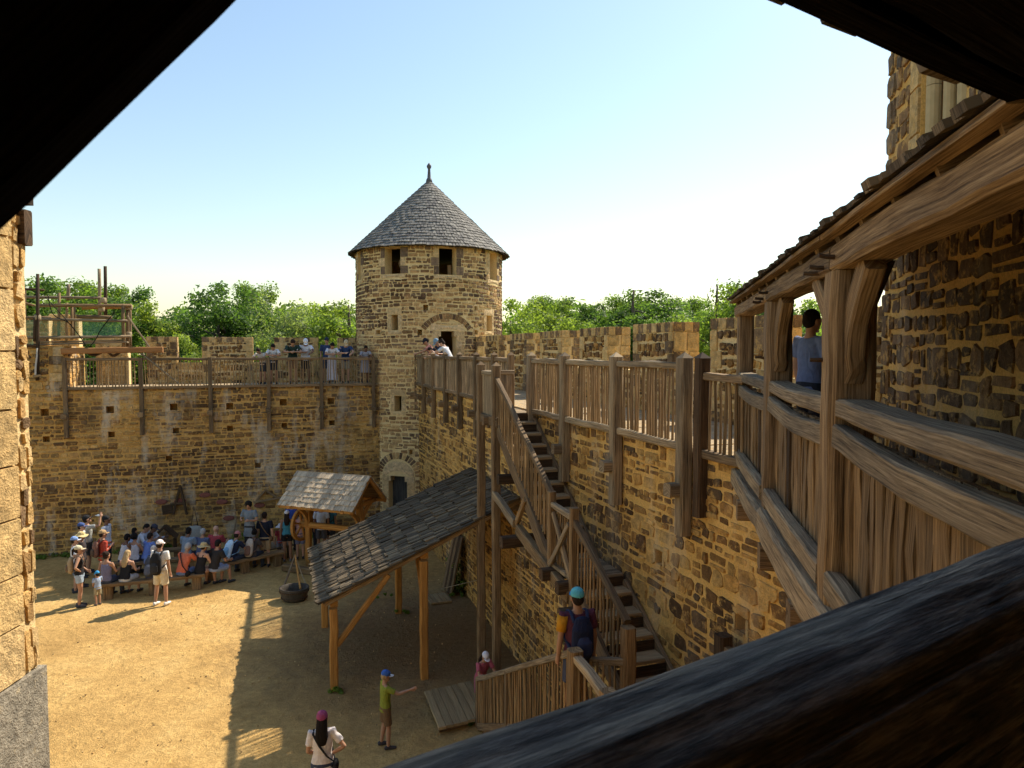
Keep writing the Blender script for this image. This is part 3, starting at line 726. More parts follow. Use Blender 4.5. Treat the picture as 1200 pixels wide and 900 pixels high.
A = Acc(); slab(A, FL, -4, 3.60, -.1, 2.59, -1.2, .03); A.build('lower_wall', MORT_T, lb)
beam('eave_board', FL(3.56, 7.86, -.2), FL(3.56, 7.86, .05) , .1, .3, OAKD, lb, wob=.002)
slabA = Acc(); slab(slabA, FL, -4, 3.62, 8.06, 8.14, -1.6, .06); slabA.UV = [(0.1 * (i % 4), .1 * (i // 4)) for i in range(24)]; slabA.build('roof_edge', OAKD, lb)
# ------------------------------------------------------------------ wall-walk railings
def rail_post(parent, fr, s, d, zb, zt, mat, w=.15, corbel=True, cap=True):
    n = fr.n
    p = beam('post', fr(s, zb, d), fr(s, zt, d), w, w, mat, parent, up=n, wob=.007)
    if cap:
        c = fr(s, zt, d); V = [c * 0 + fr.u * a + fr.n * b + V3((0, 0, z)) for a, b, z in ((-.08, -.08, 0), (.08, -.08, 0), (.08, .08, 0), (-.08, .08, 0), (0, 0, .075))]
        put('post_cap', mesh('post_cap', V, [(3, 2, 1, 0), (0, 1, 4), (1, 2, 4), (2, 3, 4), (3, 0, 4)], mat, uv=[(0, 0)] * 16), p, Matrix.Translation(c))
    if corbel:
        z = zb + (.72 if zb < 4.5 else .58); beam('corbel', fr(s - .02, z, -.3), fr(s - .02, z, d + .22), .17, .17, mat, parent, wob=.008)
def bay(parent, fr, s0, s1, d, z0, z1, pitch, mat_r, mat_p, board=False):
    beam('top_rail', fr(s0, z1, d), fr(s1, z1, d), .12, .09, mat_r, parent, wob=.01)
    beam('bottom_rail', fr(s0, z0, d), fr(s1, z0, d), .11, .10, mat_r, parent, wob=.01)
    s = s0 + pitch * .8
    while s < s1 - pitch * .6:
        if board:
            w = U(.13, .19); a = fr(s + w / 2, z0 - .02, d + U(-.004, .004)); b = fr(s + w / 2 + U(-.004, .004), z1 - .03, d)
            beam('board', a, b, w - .008, .025, mat_p, parent, up=fr.n, wob=.003, seg=2); s += w
        else:
            a = fr(s + U(-.02, .02), z0 + .03, d + U(-.01, .01)); b = fr(s + U(-.03, .03), z1 - .03, d + U(-.01, .01))
            pole('picket', a, b, U(.016, .024), mat_p, parent, n=5, seg=2, wob=.01); s += pitch * U(.85, 1.15)
ra = empty('walkway_railing', FRW(10, WZ), 'long timber railing with hanging posts along the right wall walk', 'railing')
RY = [26.05, 24.7, 23.1, 21.4, 19.7, 18.0, 16.5, 15.3, None, 14.05, 12.4, 10.5, 8.72]
prev = None
for Y in RY:
    if Y is None: prev = None; continue
    s = sY(Y); near = Y < 14.5
    rail_post(ra, FRW, s, .09, 4.5 if near else 4.62, 6.72, OAKG if near else OAK, .17 if near else .14)
    if prev is not None: bay(ra, FRW, prev + .07, s - .07, .06, WZ + .06, 6.62, .082, OAKG if near else OAK, STICK if near else OAKG)
    prev = s
rail_post(ra, FRW, sY(8.42), .05, 4.8, 6.72, OAKD, .15, corbel=False)
bay(ra, FRW, sY(8.42) + .07, sY(7.62), .04, WZ + .02, 6.5, .10, OAK, STICK)
rb_ = empty('walkway_railing', FBW(10, WZ), 'timber railing of thin pale sticks along the back wall walk', 'railing')
prev = None
for px in (76, 165, 246, 314, 376, 437):
    s = px_back(px); rail_post(rb_, FBW, s, .09, 3.95, 6.60, OAK, .13, cap=False)
    if prev is not None: bay(rb_, FBW, prev + .06, s - .06, .06, WZ + .02, 6.54, .098, OAK, STICK)
    prev = s
# ------------------------------------------------------------------ staircase along the right wall
sc_ = empty('timber_staircase', FRW(sY(11), 0, .5), 'two-flight timber staircase with slatted handrails climbing the right wall', 'staircase')
D0, D1 = .05, .84                                   # wall side and courtyard side of the upper flight
def flight(Ya, za, Yb, zb, d0, d1, n):
    sa, sb = sY(Ya), sY(Yb)
    for d in (d0, d1): beam('stringer', FRW(sa, za - .16, d), FRW(sb, zb - .16, d), .07, .24, OAK, sc_, wob=.006)
    lo, hi = min(d0, d1) + .04, max(d0, d1) - .04
    for k in range(n):
        t = (k + .5) / n; s = sa + (sb - sa) * t; z = za + (zb - za) * t - .5 * (za - zb) / n
        beam('tread', FRW(s, z, lo), FRW(s, z, hi), .31, .05, TREAD, sc_, wob=.003)
        beam('riser', FRW(s - .13 * (1 if sb > sa else -1), z + .09, lo), FRW(s - .13 * (1 if sb > sa else -1), z + .09, hi), .02, .15, OAKD, sc_, wob=.002)
def hand(Ya, za, Yb, zb, d, pitch=.105, h=.9, mat=OAK, low=0.06):
    sa, sb = sY(Ya), sY(Yb)
    beam('handrail', FRW(sa, za + h, d), FRW(sb, zb + h, d), .085, .085, mat, sc_, wob=.008)
    n = int(abs(sb - sa) / pitch)
    for k in range(n):
        t = (k + .6) / n; s = sa + (sb - sa) * t; z = za + (zb - za) * t
        pole('picket', FRW(s, z + low, d + U(-.01, .01)), FRW(s + U(-.02, .02), z + h - .03, d + U(-.01, .01)), U(.016, .022), STICK, sc_, n=5, seg=2)
flight(14.05, WZ + .03, 11.09, 3.5, D0, D1, 11)
flight(10.29, 3.5, 8.5, 2.35, D0, D1, 6)
hand(13.93, WZ - .22, 11.09, 3.62, D1 + .02, .095, .95)
hand(10.29, 3.5, 8.72, 2.6, D1 + .02, .10, .88)
# landings
def deck(Ya, Yb, z, d0, d1, mat=OAKG):
    s, s1 = sorted((sY(Ya), sY(Yb)))
    while s < s1 - .03:
        w = min(U(.16, .22), s1 - s); beam('landing_plank', FRW(s + w / 2, z - .025, d0), FRW(s + w / 2, z - .025, d1), w - .008, .05, mat, sc_, wob=.003); s += w
deck(11.07, 10.31, 3.5, D0, D1 + .05); deck(8.48, 7.2, 2.33, D0, 1.75); deck(15.2, 14.1, WZ + .02, .02, D1)
for Y in (11.0, 10.38): beam('landing_joist', FRW(sY(Y), 3.36, -.2), FRW(sY(Y), 3.36, D1 + .25), .15, .18, OAKD, sc_)
for Y in (8.4, 7.3): beam('landing_joist', FRW(sY(Y), 2.2, -.2), FRW(sY(Y), 2.2, 1.85), .14, .16, OAKD, sc_)
beam('landing_joist', FRW(sY(14.4), WZ - .14, -.1), FRW(sY(14.4), WZ - .14, 1.0), .15, .18, OAK, sc_)
# stair-head posts and panel
for Y in (15.0, 13.95): 
    beam('tall_post', FRW(sY(Y), 0, D1 + .02), FRW(sY(Y), 6.52, D1 + .02), .15, .16, OAK, sc_, up=FRW.n, wob=.008)
    c = FRW(sY(Y), 6.52, D1 + .02); put('post_cap', mesh('post_cap', [FRW.u * a + FRW.n * b + V3((0, 0, z)) for a, b, z in ((-.08, -.08, 0), (.08, -.08, 0), (.08, .08, 0), (-.08, .08, 0), (0, 0, .08))], [(3, 2, 1, 0), (0, 1, 4), (1, 2, 4), (2, 3, 4), (3, 0, 4)], OAK, uv=[(0, 0)] * 16), sc_, Matrix.Translation(c))
beam('top_rail', FRW(sY(14.93), 6.36, D1), FRW(sY(14.02), 6.36, D1), .08, .09, OAKG, sc_)
beam('bracket', FRW(sY(15.25), 5.42, D1), FRW(sY(13.8), 5.42, D1), .12, .2, OAK, sc_)
s = sY(14.9)
while s < sY(14.1): beam('board', FRW(s + .07, 5.5, D1), FRW(s + .07, 6.33, D1), .14, .025, OAKG, sc_, up=FRW.n, wob=.003, seg=2); s += .15
beam('top_rail', FRW(sY(15.0), 6.36, D1 - .05), FRW(sY(15.0), 6.36, .12), .08, .09, OAKG, sc_)
d = .18
while d < D1 - .1: beam('board', FRW(sY(15.0), 5.5, d + .06), FRW(sY(15.0), 6.33, d + .06), .025, .12, OAKG, sc_, up=FRW.n, wob=.003, seg=2); d += .13
for q in ((.3, 3.7, .3),): pass
# landing posts, X-brace, supporting beam and struts
for Y, zb, zt in ((11.1, 3.3, 4.62), (10.27, 3.1, 4.55)): beam('landing_post', FRW(sY(Y), zb, D1 + .03), FRW(sY(Y), zt, D1 + .03), .11, .12, OAKP, sc_, up=FRW.n)
beam('handrail', FRW(sY(11.05), 4.42, D1 + .03), FRW(sY(10.3), 4.4, D1 + .03), .085, .085, OAKG, sc_)
beam('cross_brace', FRW(sY(11.03), 4.3, D1 + .04), FRW(sY(10.33), 3.45, D1 + .04), .05, .08, OAKG, sc_); beam('cross_brace', FRW(sY(11.03), 3.5, D1 + .08), FRW(sY(10.33), 4.3, D1 + .08), .05, .08, OAKG, sc_)
for k in range(7): s = sY(11.0) + .09 * (k + .5); pole('picket', FRW(s, 3.5, D1 - .02), FRW(s, 4.38, D1 - .02), .017, STICK, sc_, n=5, seg=2)
beam('support_beam', FRW(sY(13.93), 4.0, D1 + .06), FRW(sY(12.7), 3.72, D1 + .06), .11, .15, OAKG, sc_)
beam('support_beam', FRW(sY(12.65), 3.62, D1 + .02), FRW(sY(10.3), 3.22, D1 + .06), .13, .2, OAKP, sc_)
beam('strut', FRW(sY(12.72), 3.72, D1 + .03), FRW(sY(12.25), 4.25, D1 + .03), .08, .09, OAKP, sc_)
beam('cantilever_joist', FRW(sY(12.65), 3.42, -.3), FRW(sY(12.65), 3.42, D1 + .35), .2, .2, OAKD, sc_); beam('cantilever_joist', FRW(sY(10.15), 3.02, -.3), FRW(sY(10.15), 3.02, D1 + .3), .2, .22, OAKD, sc_)
beam('cantilever_joist', FRW(sY(13.6), 4.35, -.3), FRW(sY(13.6), 4.35, D1 + .1), .16, .18, OAKD, sc_)
# landing rails at the foot of the upper stair
for Y, d, zt, zb in ((8.66, D1 + .04, 3.45, 2.2), (8.62, 1.6, 3.28, 1.9), (7.75, 1.62, 3.22, 2.1), (7.6, D1 + .1, 3.2, 2.1)):
    beam('newel_post', FRW(sY(Y), zb, d), FRW(sY(Y), zt, d), .16, .16, OAKP, sc_, up=FRW.n)
beam('handrail', FRW(sY(8.6), 3.2, 1.6), FRW(sY(7.8), 3.15, 1.62), .11, .10, OAKG, sc_)
beam('handrail', FRW(sY(7.75), 3.05, 1.55), FRW(sY(7.55), 3.05, .25), .10, .10, OAKD, sc_)
beam('handrail', FRW(sY(8.66), 3.02, D1 + .08), FRW(sY(8.95), 2.95, 1.25), .085, .085, OAKG, sc_)
for k in range(5): pole('picket', FRW(sY(8.5 - .15 * k), 2.33, 1.6), FRW(sY(8.5 - .15 * k), 3.15, 1.6), .02, STICK, sc_, n=5, seg=2)
for k in range(6): pole('picket', FRW(sY(8.68 + .04 * k), 2.33, D1 + .12 + .06 * k), FRW(sY(8.68 + .04 * k), 2.98, D1 + .12 + .06 * k), .018, STICK, sc_, n=5, seg=2)
# lower flight back to the ground
flight(8.6, 2.33, 12.6, .12, .86, 1.5, 12)
hand(8.68, 2.3, 12.85, -.02, 1.56, .10, .92, OAKG)
beam('bottom_rail', FRW(sY(8.7), 2.25, 1.56), FRW(sY(12.85), .02, 1.56), .06, .12, OAK, sc_)
for Y, zt, zb in ((12.85, .92, 0), (11.2, 1.82, 0.3)): beam('newel_post', FRW(sY(Y), zb, 1.56), FRW(sY(Y), zt, 1.56), .09, .09, OAK, sc_, up=FRW.n)
for Y in (8.6, 7.7): beam('tall_post', FRW(sY(Y), 0, 1.6), FRW(sY(Y), 2.3, 1.6), .16, .16, OAKD, sc_, up=FRW.n)
# short wall-side railing at the right of the stair foot
wr = empty('stub_railing', FRW(sY(7.3), 2, .2), 'short post and rail against the right wall beyond the stair foot', 'railing')
beam('post', FRW(sY(7.72), 2.0, .22), FRW(sY(7.72), 3.65, .22), .16, .16, OAKD, wr, up=FRW.n); beam('rail', FRW(sY(7.68), 3.5, .22), FRW(sY(6.3), 3.42, .22), .10, .12, OAK, wr); beam('post', FRW(sY(6.2), 2.0, .22), FRW(sY(6.2), 3.6, .22), .16, .16, OAKD, wr, up=FRW.n)

# ------------------------------------------------------------------ lean-to shed
sh = empty('lean_to_shed', FRW(sY(16.8), 0, 2), 'open lean-to shed with blackened shingle roof on new oak posts', 'shed')
S0, S1 = sY(18.8), sY(14.87); PMAX = 4.25
def rz(p): return 3.66 - .44 * p
FPOST = {}
for nm, px, py, dd in (('a', 392, 810, 0), ('b', 497, 795, 0), ('c', 467, 718, 0), ('d', 381, 735, 0)):
    g_ = on_z(px, py, 0); s = (g_ - FRW.o).dot(FRW.u); p = (g_ - FRW.o).dot(FRW.n); FPOST[nm] = (s, p)
    beam('post', FRW(s, -.05, p), FRW(s, rz(p) - .24, p), .16 if nm in 'ab' else .15, .16, OAKN, sh, up=FRW.n, wob=.008)
def plate(k1, k2):
    p = (FPOST[k1][1] + FPOST[k2][1]) / 2; beam('wall_plate', FRW(S0 + .15, rz(p) - .17, p), FRW(S1 - .12, rz(p) - .17, p), .15, .15, OAKN, sh)
plate('a', 'd'); plate('b', 'c')
beam('wall_plate', FRW(S0 + .15, rz(.1) - .17, .1), FRW(S1 - .12, rz(.1) - .17, .1), .15, .15, OAK, sh)
s = S0 + .2
while s < S1 - .05: beam('rafter', FRW(s, rz(0) - .07, .02), FRW(s, rz(PMAX - .15) - .07, PMAX - .15), .08, .09, OAK if s < S1 - .6 else OAKN, sh); s += .62
beam('rafter', FRW(S1 - .1, rz(0) - .07, .02), FRW(S1 - .1, rz(PMAX - .15) - .07, PMAX - .15), .08, .1, OAKP, sh)
p = FPOST['a']; beam('brace', FRW(p[0], rz(p[1]) - 1.0, p[1] - .06), FRW(p[0], rz(p[1] - 1.0) - .12, p[1] - 1.1), .10, .11, OAKN, sh, up=FRW.u)
p = FPOST['b']; beam('brace', FRW(p[0] - .06, rz(p[1]) - .95, p[1]), FRW(p[0] - .75, rz(p[1]) - .22, p[1]), .10, .11, OAKN, sh, up=FRW.n)
CS = math.hypot(1, .44)
def shed_roof(u, v, d):                               # u along wall, v up-slope from the eave (metres), d off the roof
    p = PMAX - v / CS; return FRW(u, rz(p) + d / CS, p + d * .44 / CS)
def shingles(parent, mapf, U0, U1, VL, expo, wr, mat, nmax, name='shingle', thick=.022, gapf=.94, lenf=1.7, jit=.03, weight=None, sagf=None):
    pcs = []; v = 0; r = 0
    while v < VL - .05:
        u = U0 - U(0, .05)
        while u < U1:
            w = U(*wr); a, b = max(u, U0), min(u + w * gapf, U1)
            if b - a > .03: pcs.append((a, b, v + U(-jit, jit), min(v + expo * lenf, VL + .02), U(.6, 1.5) * thick, U(-.01, .01)))
            u += w
        v += expo; r += 1
    def vf(q):
        a, b, v0, v1, t, sk = q; l = .010
        V = [mapf(a, v0, l), mapf(b, v0 + sk, l), mapf(b, v0 + sk, l + t * 1.6), mapf(a, v0, l + t * 1.6), mapf(a, v1, .0), mapf(b, v1, .0), mapf(b, v1, t * .5), mapf(a, v1, t * .5)]
        F = [(0, 1, 2, 3), (3, 2, 6, 7), (0, 3, 7, 4), (1, 5, 6, 2), (4, 7, 6, 5), (0, 4, 5, 1)]
        u0, w0 = U(0, 60), U(0, 60); L_ = v1 - v0; W_ = b - a
        base = [(u0, w0), (u0, w0 + W_), (u0 + .02, w0 + W_), (u0 + .02, w0)]; top = [(u0, w0), (u0, w0 + W_), (u0 + L_, w0 + W_), (u0 + L_, w0)]
        return V, F, base + top + [(u0, w0)] * 4 + [(u0, w0)] * 4 + base + [(u0, w0), (u0 + L_, w0), (u0 + L_, w0 + W_), (u0, w0 + W_)]
    rec = []
    for q in pcs:
        c = mapf((q[0] + q[1]) / 2, (q[2] + q[3]) / 2, 0); rec.append(((q[1] - q[0]) / (c - CAM).length_squared * (weight(c) if weight else 1), q, c))
    rec.sort(key=lambda x: -x[0])
    for _, q, c in rec[:nmax]:
        V, F, UV = vf(q); put(name, mesh(name, [p - c for p in V], F, mat, uv=UV), parent, Matrix.Translation(c))
    A = Acc()
    for _, q, c in rec[nmax:]: A.add(*[vf(q)[k] for k in (0, 1)], None, [(U(0, 40), U(0, 40))] * 0 or None)
    A = Acc()
    for _, q, c in rec[nmax:]: V, F, UV = vf(q); A.add(V, F, None, UV)
    A.build('shingle_courses', mat, parent, kind='stuff')
shr = bpy.data.objects.new('roof', None); place(shr, Matrix.Translation(FRW((S0 + S1) / 2, rz(2), 2)), sh)
shingles(shr, shed_roof, S0, S1, PMAX * CS, .27, (.075, .135), SHINGLE_D, 300, jit=.035, thick=.03)
A = Acc(); V = [shed_roof(u, v, -.03) for u, v in ((S0 + .05, .12), (S1 - .05, .12), (S1 - .05, PMAX * CS), (S0 + .05, PMAX * CS))]; A.add(V, [(0, 1, 2, 3)], None, [(0, 0), (4, 0), (4, 4), (0, 4)]); A.build('roof_boarding', OAKD, shr)
# ------------------------------------------------------------------ well house
wo = V3((-5.6, 21.75, 0)); wd = V3((2.55, -.95, 0)).normalized(); FW = Fr((wo.x, wo.y), (wd.x, wd.y))   # n points towards the camera side
wh = empty('well_house', wo, 'well house with silvery shingle gable roof and oak hoisting wheel', 'well')
WE, WR_, HW, WL = 2.08, 2.98, .98, 1.36
wroof = bpy.data.objects.new('roof', None); place(wroof, Matrix.Translation(FW(0, WE, 0)), wh)
WS = math.hypot(HW, WR_ - WE)
def wslope(sgn):
    def f(u, v, d):
        t = v / WS; return FW(u * sgn, WE + (WR_ - WE) * t + d * HW / WS, sgn * (HW * (1 - t) + d * (WR_ - WE) / WS))
    return f
shingles(wroof, wslope(1), -WL, WL, WS, .185, (.075, .11), SHINGLE_L, 300, jit=.012, lenf=1.5, thick=.016)
shingles(wroof, wslope(-1), -WL, WL, WS, .185, (.075, .11), SHINGLE_L, 0, jit=.012, lenf=1.5, thick=.016)
for sg in (1, -1):
    A = Acc(); f = wslope(sg); A.add([f(u, v, -.03) for u, v in ((-WL + .03, .02), (WL - .03, .02), (WL - .03, WS), (-WL + .03, WS))], [(0, 1, 2, 3)], None, [(0, 0), (2, 0), (2, 1), (0, 1)]); A.build('roof_boarding', OAKP, wroof)
    for u in (-WL + .06, -.1, WL - .06): beam('rafter', FW(u, WE - .05, sg * HW * .97), FW(u, WR_ - .09, 0), .08, .1, OAKN, wroof)
beam('ridge_board', FW(-WL + .02, WR_ - .09, 0), FW(WL - .02, WR_ - .09, 0), .07, .1, OAKN, wroof)
for u in (-.95, .95):
    beam('post', FW(u, 0, 0), FW(u, WR_ - .2, 0), .17, .17, OAKN, wh, up=FW.n)
    beam('tie_beam', FW(u, WE - .02, -HW), FW(u, WE - .02, HW), .12, .14, OAKN, wh)
    for sg in (-1, 1): path_beam('curved_brace', [FW(u, 1.25, sg * .06), FW(u, 1.65, sg * .16), FW(u, WE - .06, sg * .6)], .1, .12, OAKN, wh, sub=4)
beam('wall_plate', FW(-WL + .1, WE - .02, HW * .93), FW(WL - .1, WE - .02, HW * .93), .1, .1, OAKN, wh); beam('wall_plate', FW(-WL + .1, WE - .02, -HW * .93), FW(WL - .1, WE - .02, -HW * .93), .1, .1, OAKN, wh)
pole('axle', FW(-1.25, 1.28, 0), FW(1.1, 1.28, 0), .1, OAKN, wh, n=10, seg=4, wob=.004, taper=1)
wc = FW(-1.2, 1.28, 0); wheel = bpy.data.objects.new('hoisting_wheel', None); place(wheel, Matrix.Translation(wc), wh)
rim = []
for k in range(25): t = 6.2832 * k / 24; rim.append(wc + FW.n * math.cos(t) * .48 + V3((0, 0, math.sin(t) * .48)))
o_ = rim[0].copy(); rings = []
for k in range(24):
    t = 6.2832 * k / 24; rad = FW.n * math.cos(t) + V3((0, 0, math.sin(t)))
    rings.append([wc * 0 + rad * (.48 + a) + FW.u * b for a, b in ((-.05, -.045), (.05, -.045), (.05, .045), (-.05, .045))])
V, F, UV = loft(rings + [rings[0]], cap=False); put('rim', mesh('rim', V, F, OAKN, uv=UV), wheel, Matrix.Translation(wc))
for k in range(3):
    t = 1.047 * k + .3; q = FW.n * math.cos(t) * .46 + V3((0, 0, math.sin(t) * .46)); beam('spoke', wc - q, wc + q, .06, .05, OAKN, wheel, up=FW.u)
# circular stone kerb of the well
kb = Acc()
WK = Cyl((wo.x, wo.y), .72)
A = Acc(); ring = [WK(i * .72 * 6.2832 / 32, z, -.25 if inner else 0) for inner, z in ((0, 0), (0, .62), (1, .64), (1, 0)) for i in range(32)]
A.add(ring, [(k * 32 + i, k * 32 + (i + 1) % 32, (k + 1) * 32 + (i + 1) % 32, (k + 1) * 32 + i) for k in range(3) for i in range(32)]); A.build('kerb', MORT_R, wh)
emit(wh, rough_stones(lay(-2.2, 2.2, .02, .62, (.16, .24), (.25, .4)), BROWN), WK, STONE, 40)
beam('sole_beam', FW(-1.3, .1, .78), FW(.6, .1, .85), .2, .2, OAKP, wh)
# tripod legs, rope and bucket in front of the well
tub = empty('water_tub', on_z(345, 703), 'dark round wooden tub standing before the well on the sand', 'tub')
c = on_z(345, 703); prof = [(.0, .26), (.10, .30), (.2, .33), (.34, .36), (.36, .36), (.355, .32), (.2, .29), (.06, .26)]
V, F, UV = loft([[(math.cos(.3142 * k) * r * 1.12, math.sin(.3142 * k) * r, z) for k in range(20)] for z, r in prof]); put('staves', mesh('staves', V, F, plain('wet_wood', (0.07, 0.055, 0.04), .7, .4, 12), uv=UV, smooth=True), tub, Matrix.Translation(c))
for z, r in ((.09, .305), (.27, .347)):
    rings = [[(math.cos(.3142 * k) * (r + a) * 1.12, math.sin(.3142 * k) * (r + a), z + b) for k in range(20)] for a, b in ((.0, -.02), (.015, -.015), (.015, .015), (0, .02))]
    V, F, UV = loft(rings, cap=False); put('hoop', mesh('hoop', V, F, OAKD, uv=UV), tub, Matrix.Translation(c))
yk = empty('bucket_hoist', on_z(340, 690), 'pole and rope hoist leaning over the round tub', 'hoist')
ap = at_y(346, 650, 20.6); pole('pole', on_z(333, 686, .25), ap, .035, OAK, yk); pole('pole', on_z(352, 690, .3), ap, .028, OAKN, yk)
path_beam('rope', [ap, (ap + at_y(360, 688, 19.9)) / 2 - V3((0, 0, .06)), at_y(361, 690, 19.9)], .025, .025, ROPE, yk, n=6, wob=.002, sub=3)

# ------------------------------------------------------------------ benches, planks, leaning door, props at the back wall
def bench(label, a, b, z=.45, w=.3, mat=OAKP, nleg=3):
    a = V3(a); b = V3(b); d = (b - a).normalized(); r = empty('bench', (a + b) / 2 * 1.0, label, 'bench', 'oak benches in front of the back wall')
    beam('seat', a + V3((0, 0, z - .045)), b + V3((0, 0, z - .045)), w, .09, mat, r, wob=.008)
    for k in range(nleg):
        p = a + d * ((b - a).length * (.08 + .84 * k / (nleg - 1))); beam('leg', p, p + V3((0, 0, z - .092)), .2, .24, OAKP, r, up=d)
    return r
def gz(px, py, z): p = on_z(px, py, z); return V3((p.x, p.y, 0))
BA0, BA1 = gz(116, 684, .45), gz(240, 671, .45); bench('long oak bench nearest the camera, left part of the crowd', BA0, BA1)
BB0, BB1 = gz(238, 664, .45), gz(332, 645, .45); bench('oak bench running up towards the well behind the navy polo man', BB0, BB1)
BC0, BC1 = gz(122, 660, .45), gz(236, 652, .45); bench('second row oak bench behind the nearest bench', BC0, BC1)
BD0, BD1 = gz(140, 645, .45), gz(215, 642, .45); bench('hindmost oak bench close to the back wall', BD0, BD1)
pf = empty('speaker_platform', on_z(300, 652), 'low plank platform under the speaker in the grey smock', 'platform')
P0 = on_z(275, 650, .45); P1 = on_z(322, 641, .45); dv = V3((P1.x - P0.x, P1.y - P0.y, 0)).normalized(); nv = V3((-dv.y, dv.x, 0))
for k in range(4): a = V3((P0.x, P0.y, .42)) + nv * (.2 * k); beam('plank', a, a + dv * 1.9, .19, .05, OAKG, pf)
for t in (.15, 1.75):
    for k in (0, .6): a = V3((P0.x, P0.y, 0)) + dv * t + nv * k; beam('leg', a, a + V3((0, 0, .392)), .09, .09, OAK, pf)
# duckboards
def duckboard(label, corners, z, n, mat, thick=.05):
    """corners: near-left, near-right, far-left pixel ground corners"""
    A0, A1, A2 = [on_z(*c, z) for c in corners]; r = empty('duckboard', A0, label, 'boardwalk'); e = (A1 - A0); f = (A2 - A0)
    for k in range(n):
        p = A0 + e * ((k + .5) / n); beam('plank', p - V3((0, 0, thick / 2)), p + f - V3((0, 0, thick / 2)), e.length / n - .01, thick, mat, r, wob=.003)
    for t in (.12, .88): beam('bearer', A0 + f * t + e * .03 - V3((0, 0, thick + z / 2)), A0 + f * t + e * .97 - V3((0, 0, thick + z / 2)), .1, max(.04, z), OAK, r)
PLK = wood('pale_plank', (0.22, 0.155, 0.085), (0.36, 0.27, 0.155), (0.46, 0.36, 0.22), vary=.2, crack=.3)
duckboard('pale plank platform at the foot of the stairs', ((514, 853), (574, 838), (497, 810)), .16, 7, PLK)
duckboard('small duckboard on the ground under the lean-to', ((505, 707), (530, 704), (497, 697)), .05, 5, PLK)
ld = empty('leaning_door', FRW(sY(18.9), 0, .5), 'old brown plank door leaning against the right wall behind the lean-to', 'door')
a0 = on_z(527, 697, 0); da = (FRW(sY(18.2), 0, .15) - FRW(sY(18.9), 0, .62))
b0 = on_z(519, 688, 0); e_ = V3((a0.x - b0.x, a0.y - b0.y, 0)); top = V3((.32, .12, 1.62))
e_ = e_.normalized() * .85
for k in range(5):
    p = b0 + e_ * (k / 5 + .1); beam('plank', p + V3((0, 0, .02)), p + top, .165, .05, OAKD if k % 2 else OAK, ld, up=e_.cross(top))
for t in (.2, .8):
    p = b0 + top * t; off = e_.cross(top).normalized() * -.045; beam('ledge', p + off, p + e_ + off, .04, .11, OAKD, ld)
pole('rope', FRW(sY(17.9), .9, .05), on_z(517, 690, .05), .012, ROPE, ld)
# small timber models and tools against the back wall
def frame_thing(name, label, cat, segs, w, mat, loc):
    r = empty(name, loc, label, cat)
    for k, (a, b) in enumerate(segs): beam('timber', a, b, w, w, mat, r, wob=.004)
def bk(px, py, d=.12): return on_plane(px, py, FBW(0, 0, d), FBW.n)
frame_thing('trestle', 'dark timber A-frame leaning on the back wall above the bell-shaped bag', 'frame', [(bk(203, 603), bk(211, 569)), (bk(219, 603), bk(211, 569)), (bk(206, 590), bk(216, 590))], .07, OAKD, bk(211, 603))
frame_thing('roof_truss', 'small oak roof truss fixed on the back wall left of the well roof', 'frame', [(bk(297, 589), bk(331, 583)), (bk(300, 587), bk(311, 574)), (bk(324, 583), bk(311, 574))], .07, OAK, bk(311, 589))
gr = empty('gable_shelter', bk(193, 640, .5), 'small dark gabled timber shelter standing at the back wall foot', 'shelter')
for q in ((bk(176, 633, .5), bk(193, 617, .5)), (bk(208, 629, .5), bk(193, 617, .5))): beam('roof_slope', q[0], q[1], .5, .06, OAKD, gr)
for px in (179, 205): p = bk(px, 631, .5); beam('post', V3((p.x, p.y, 0)), p, .1, .1, OAKD, gr)
bg = empty('canvas_bag', bk(228, 631, .15), 'grey canvas bag hanging by a dark strap on the back wall', 'bag')
p = bk(228, 631, .2); rings = []
for z, w, t in ((0, .30, .12), (.08, .31, .13), (.3, .27, .11), (.42, .2, .07), (.45, .12, .04)): rings.append([FBW.u * (math.cos(.6283 * k) * w) + FBW.n * (math.sin(.6283 * k) * t) + V3((0, 0, z)) for k in range(10)])
V, F, UV = loft(rings); put('body', mesh('body', V, F, plain('grey_canvas', (0.36, 0.34, 0.29), .9), uv=UV, smooth=True), bg, Matrix.Translation(p))
path_beam('strap', [p + V3((0, 0, .42)) - FBW.u * .1, p + V3((0, 0, 1.15)), p + V3((0, 0, .42)) + FBW.u * .12], .03, .03, OAKD, bg, n=6)
for px, py, pw, nm in ((196, 596, 22, 'slab'), (193, 572, 0, ''), ):
    if not pw: continue
    r = empty('hanging_board', bk(px, py), 'dark square board hung on the back wall over the gabled shelter', 'board'); beam('panel', bk(px - 6, py + 2), bk(px + 6, py), .04, .32, OAKD, r)
for px, py, lb_ in ((189, 588, 'reddish oval plaque left of the A-frame on the back wall'), (211, 587, 'reddish oval plaque behind the dark A-frame'), (240, 580, 'reddish oval plaque highest on the back wall right of the A-frame'), (260, 588, 'reddish oval plaque between bag and speaker on the back wall'), (268, 607, 'lowest reddish oval plaque beside the speaker'), (304, 592, 'reddish oval plaque under the small roof truss')):
    r = empty('wall_plaque', bk(px, py), lb_, 'plaque', 'reddish plaques on the back wall'); c_ = bk(px, py, .03)
    V, F, UV = loft([[FBW.u * math.cos(.524 * k) * .19 * f + V3((0, 0, math.sin(.524 * k) * .09 * f)) + FBW.n * d for k in range(12)] for d, f in ((0, 1), (.03, 1), (.045, .85))]); put('disc', mesh('disc', V, F, plain('terracotta', (0.20, 0.07, 0.05), .8, .3), uv=UV), r, Matrix.Translation(c_))
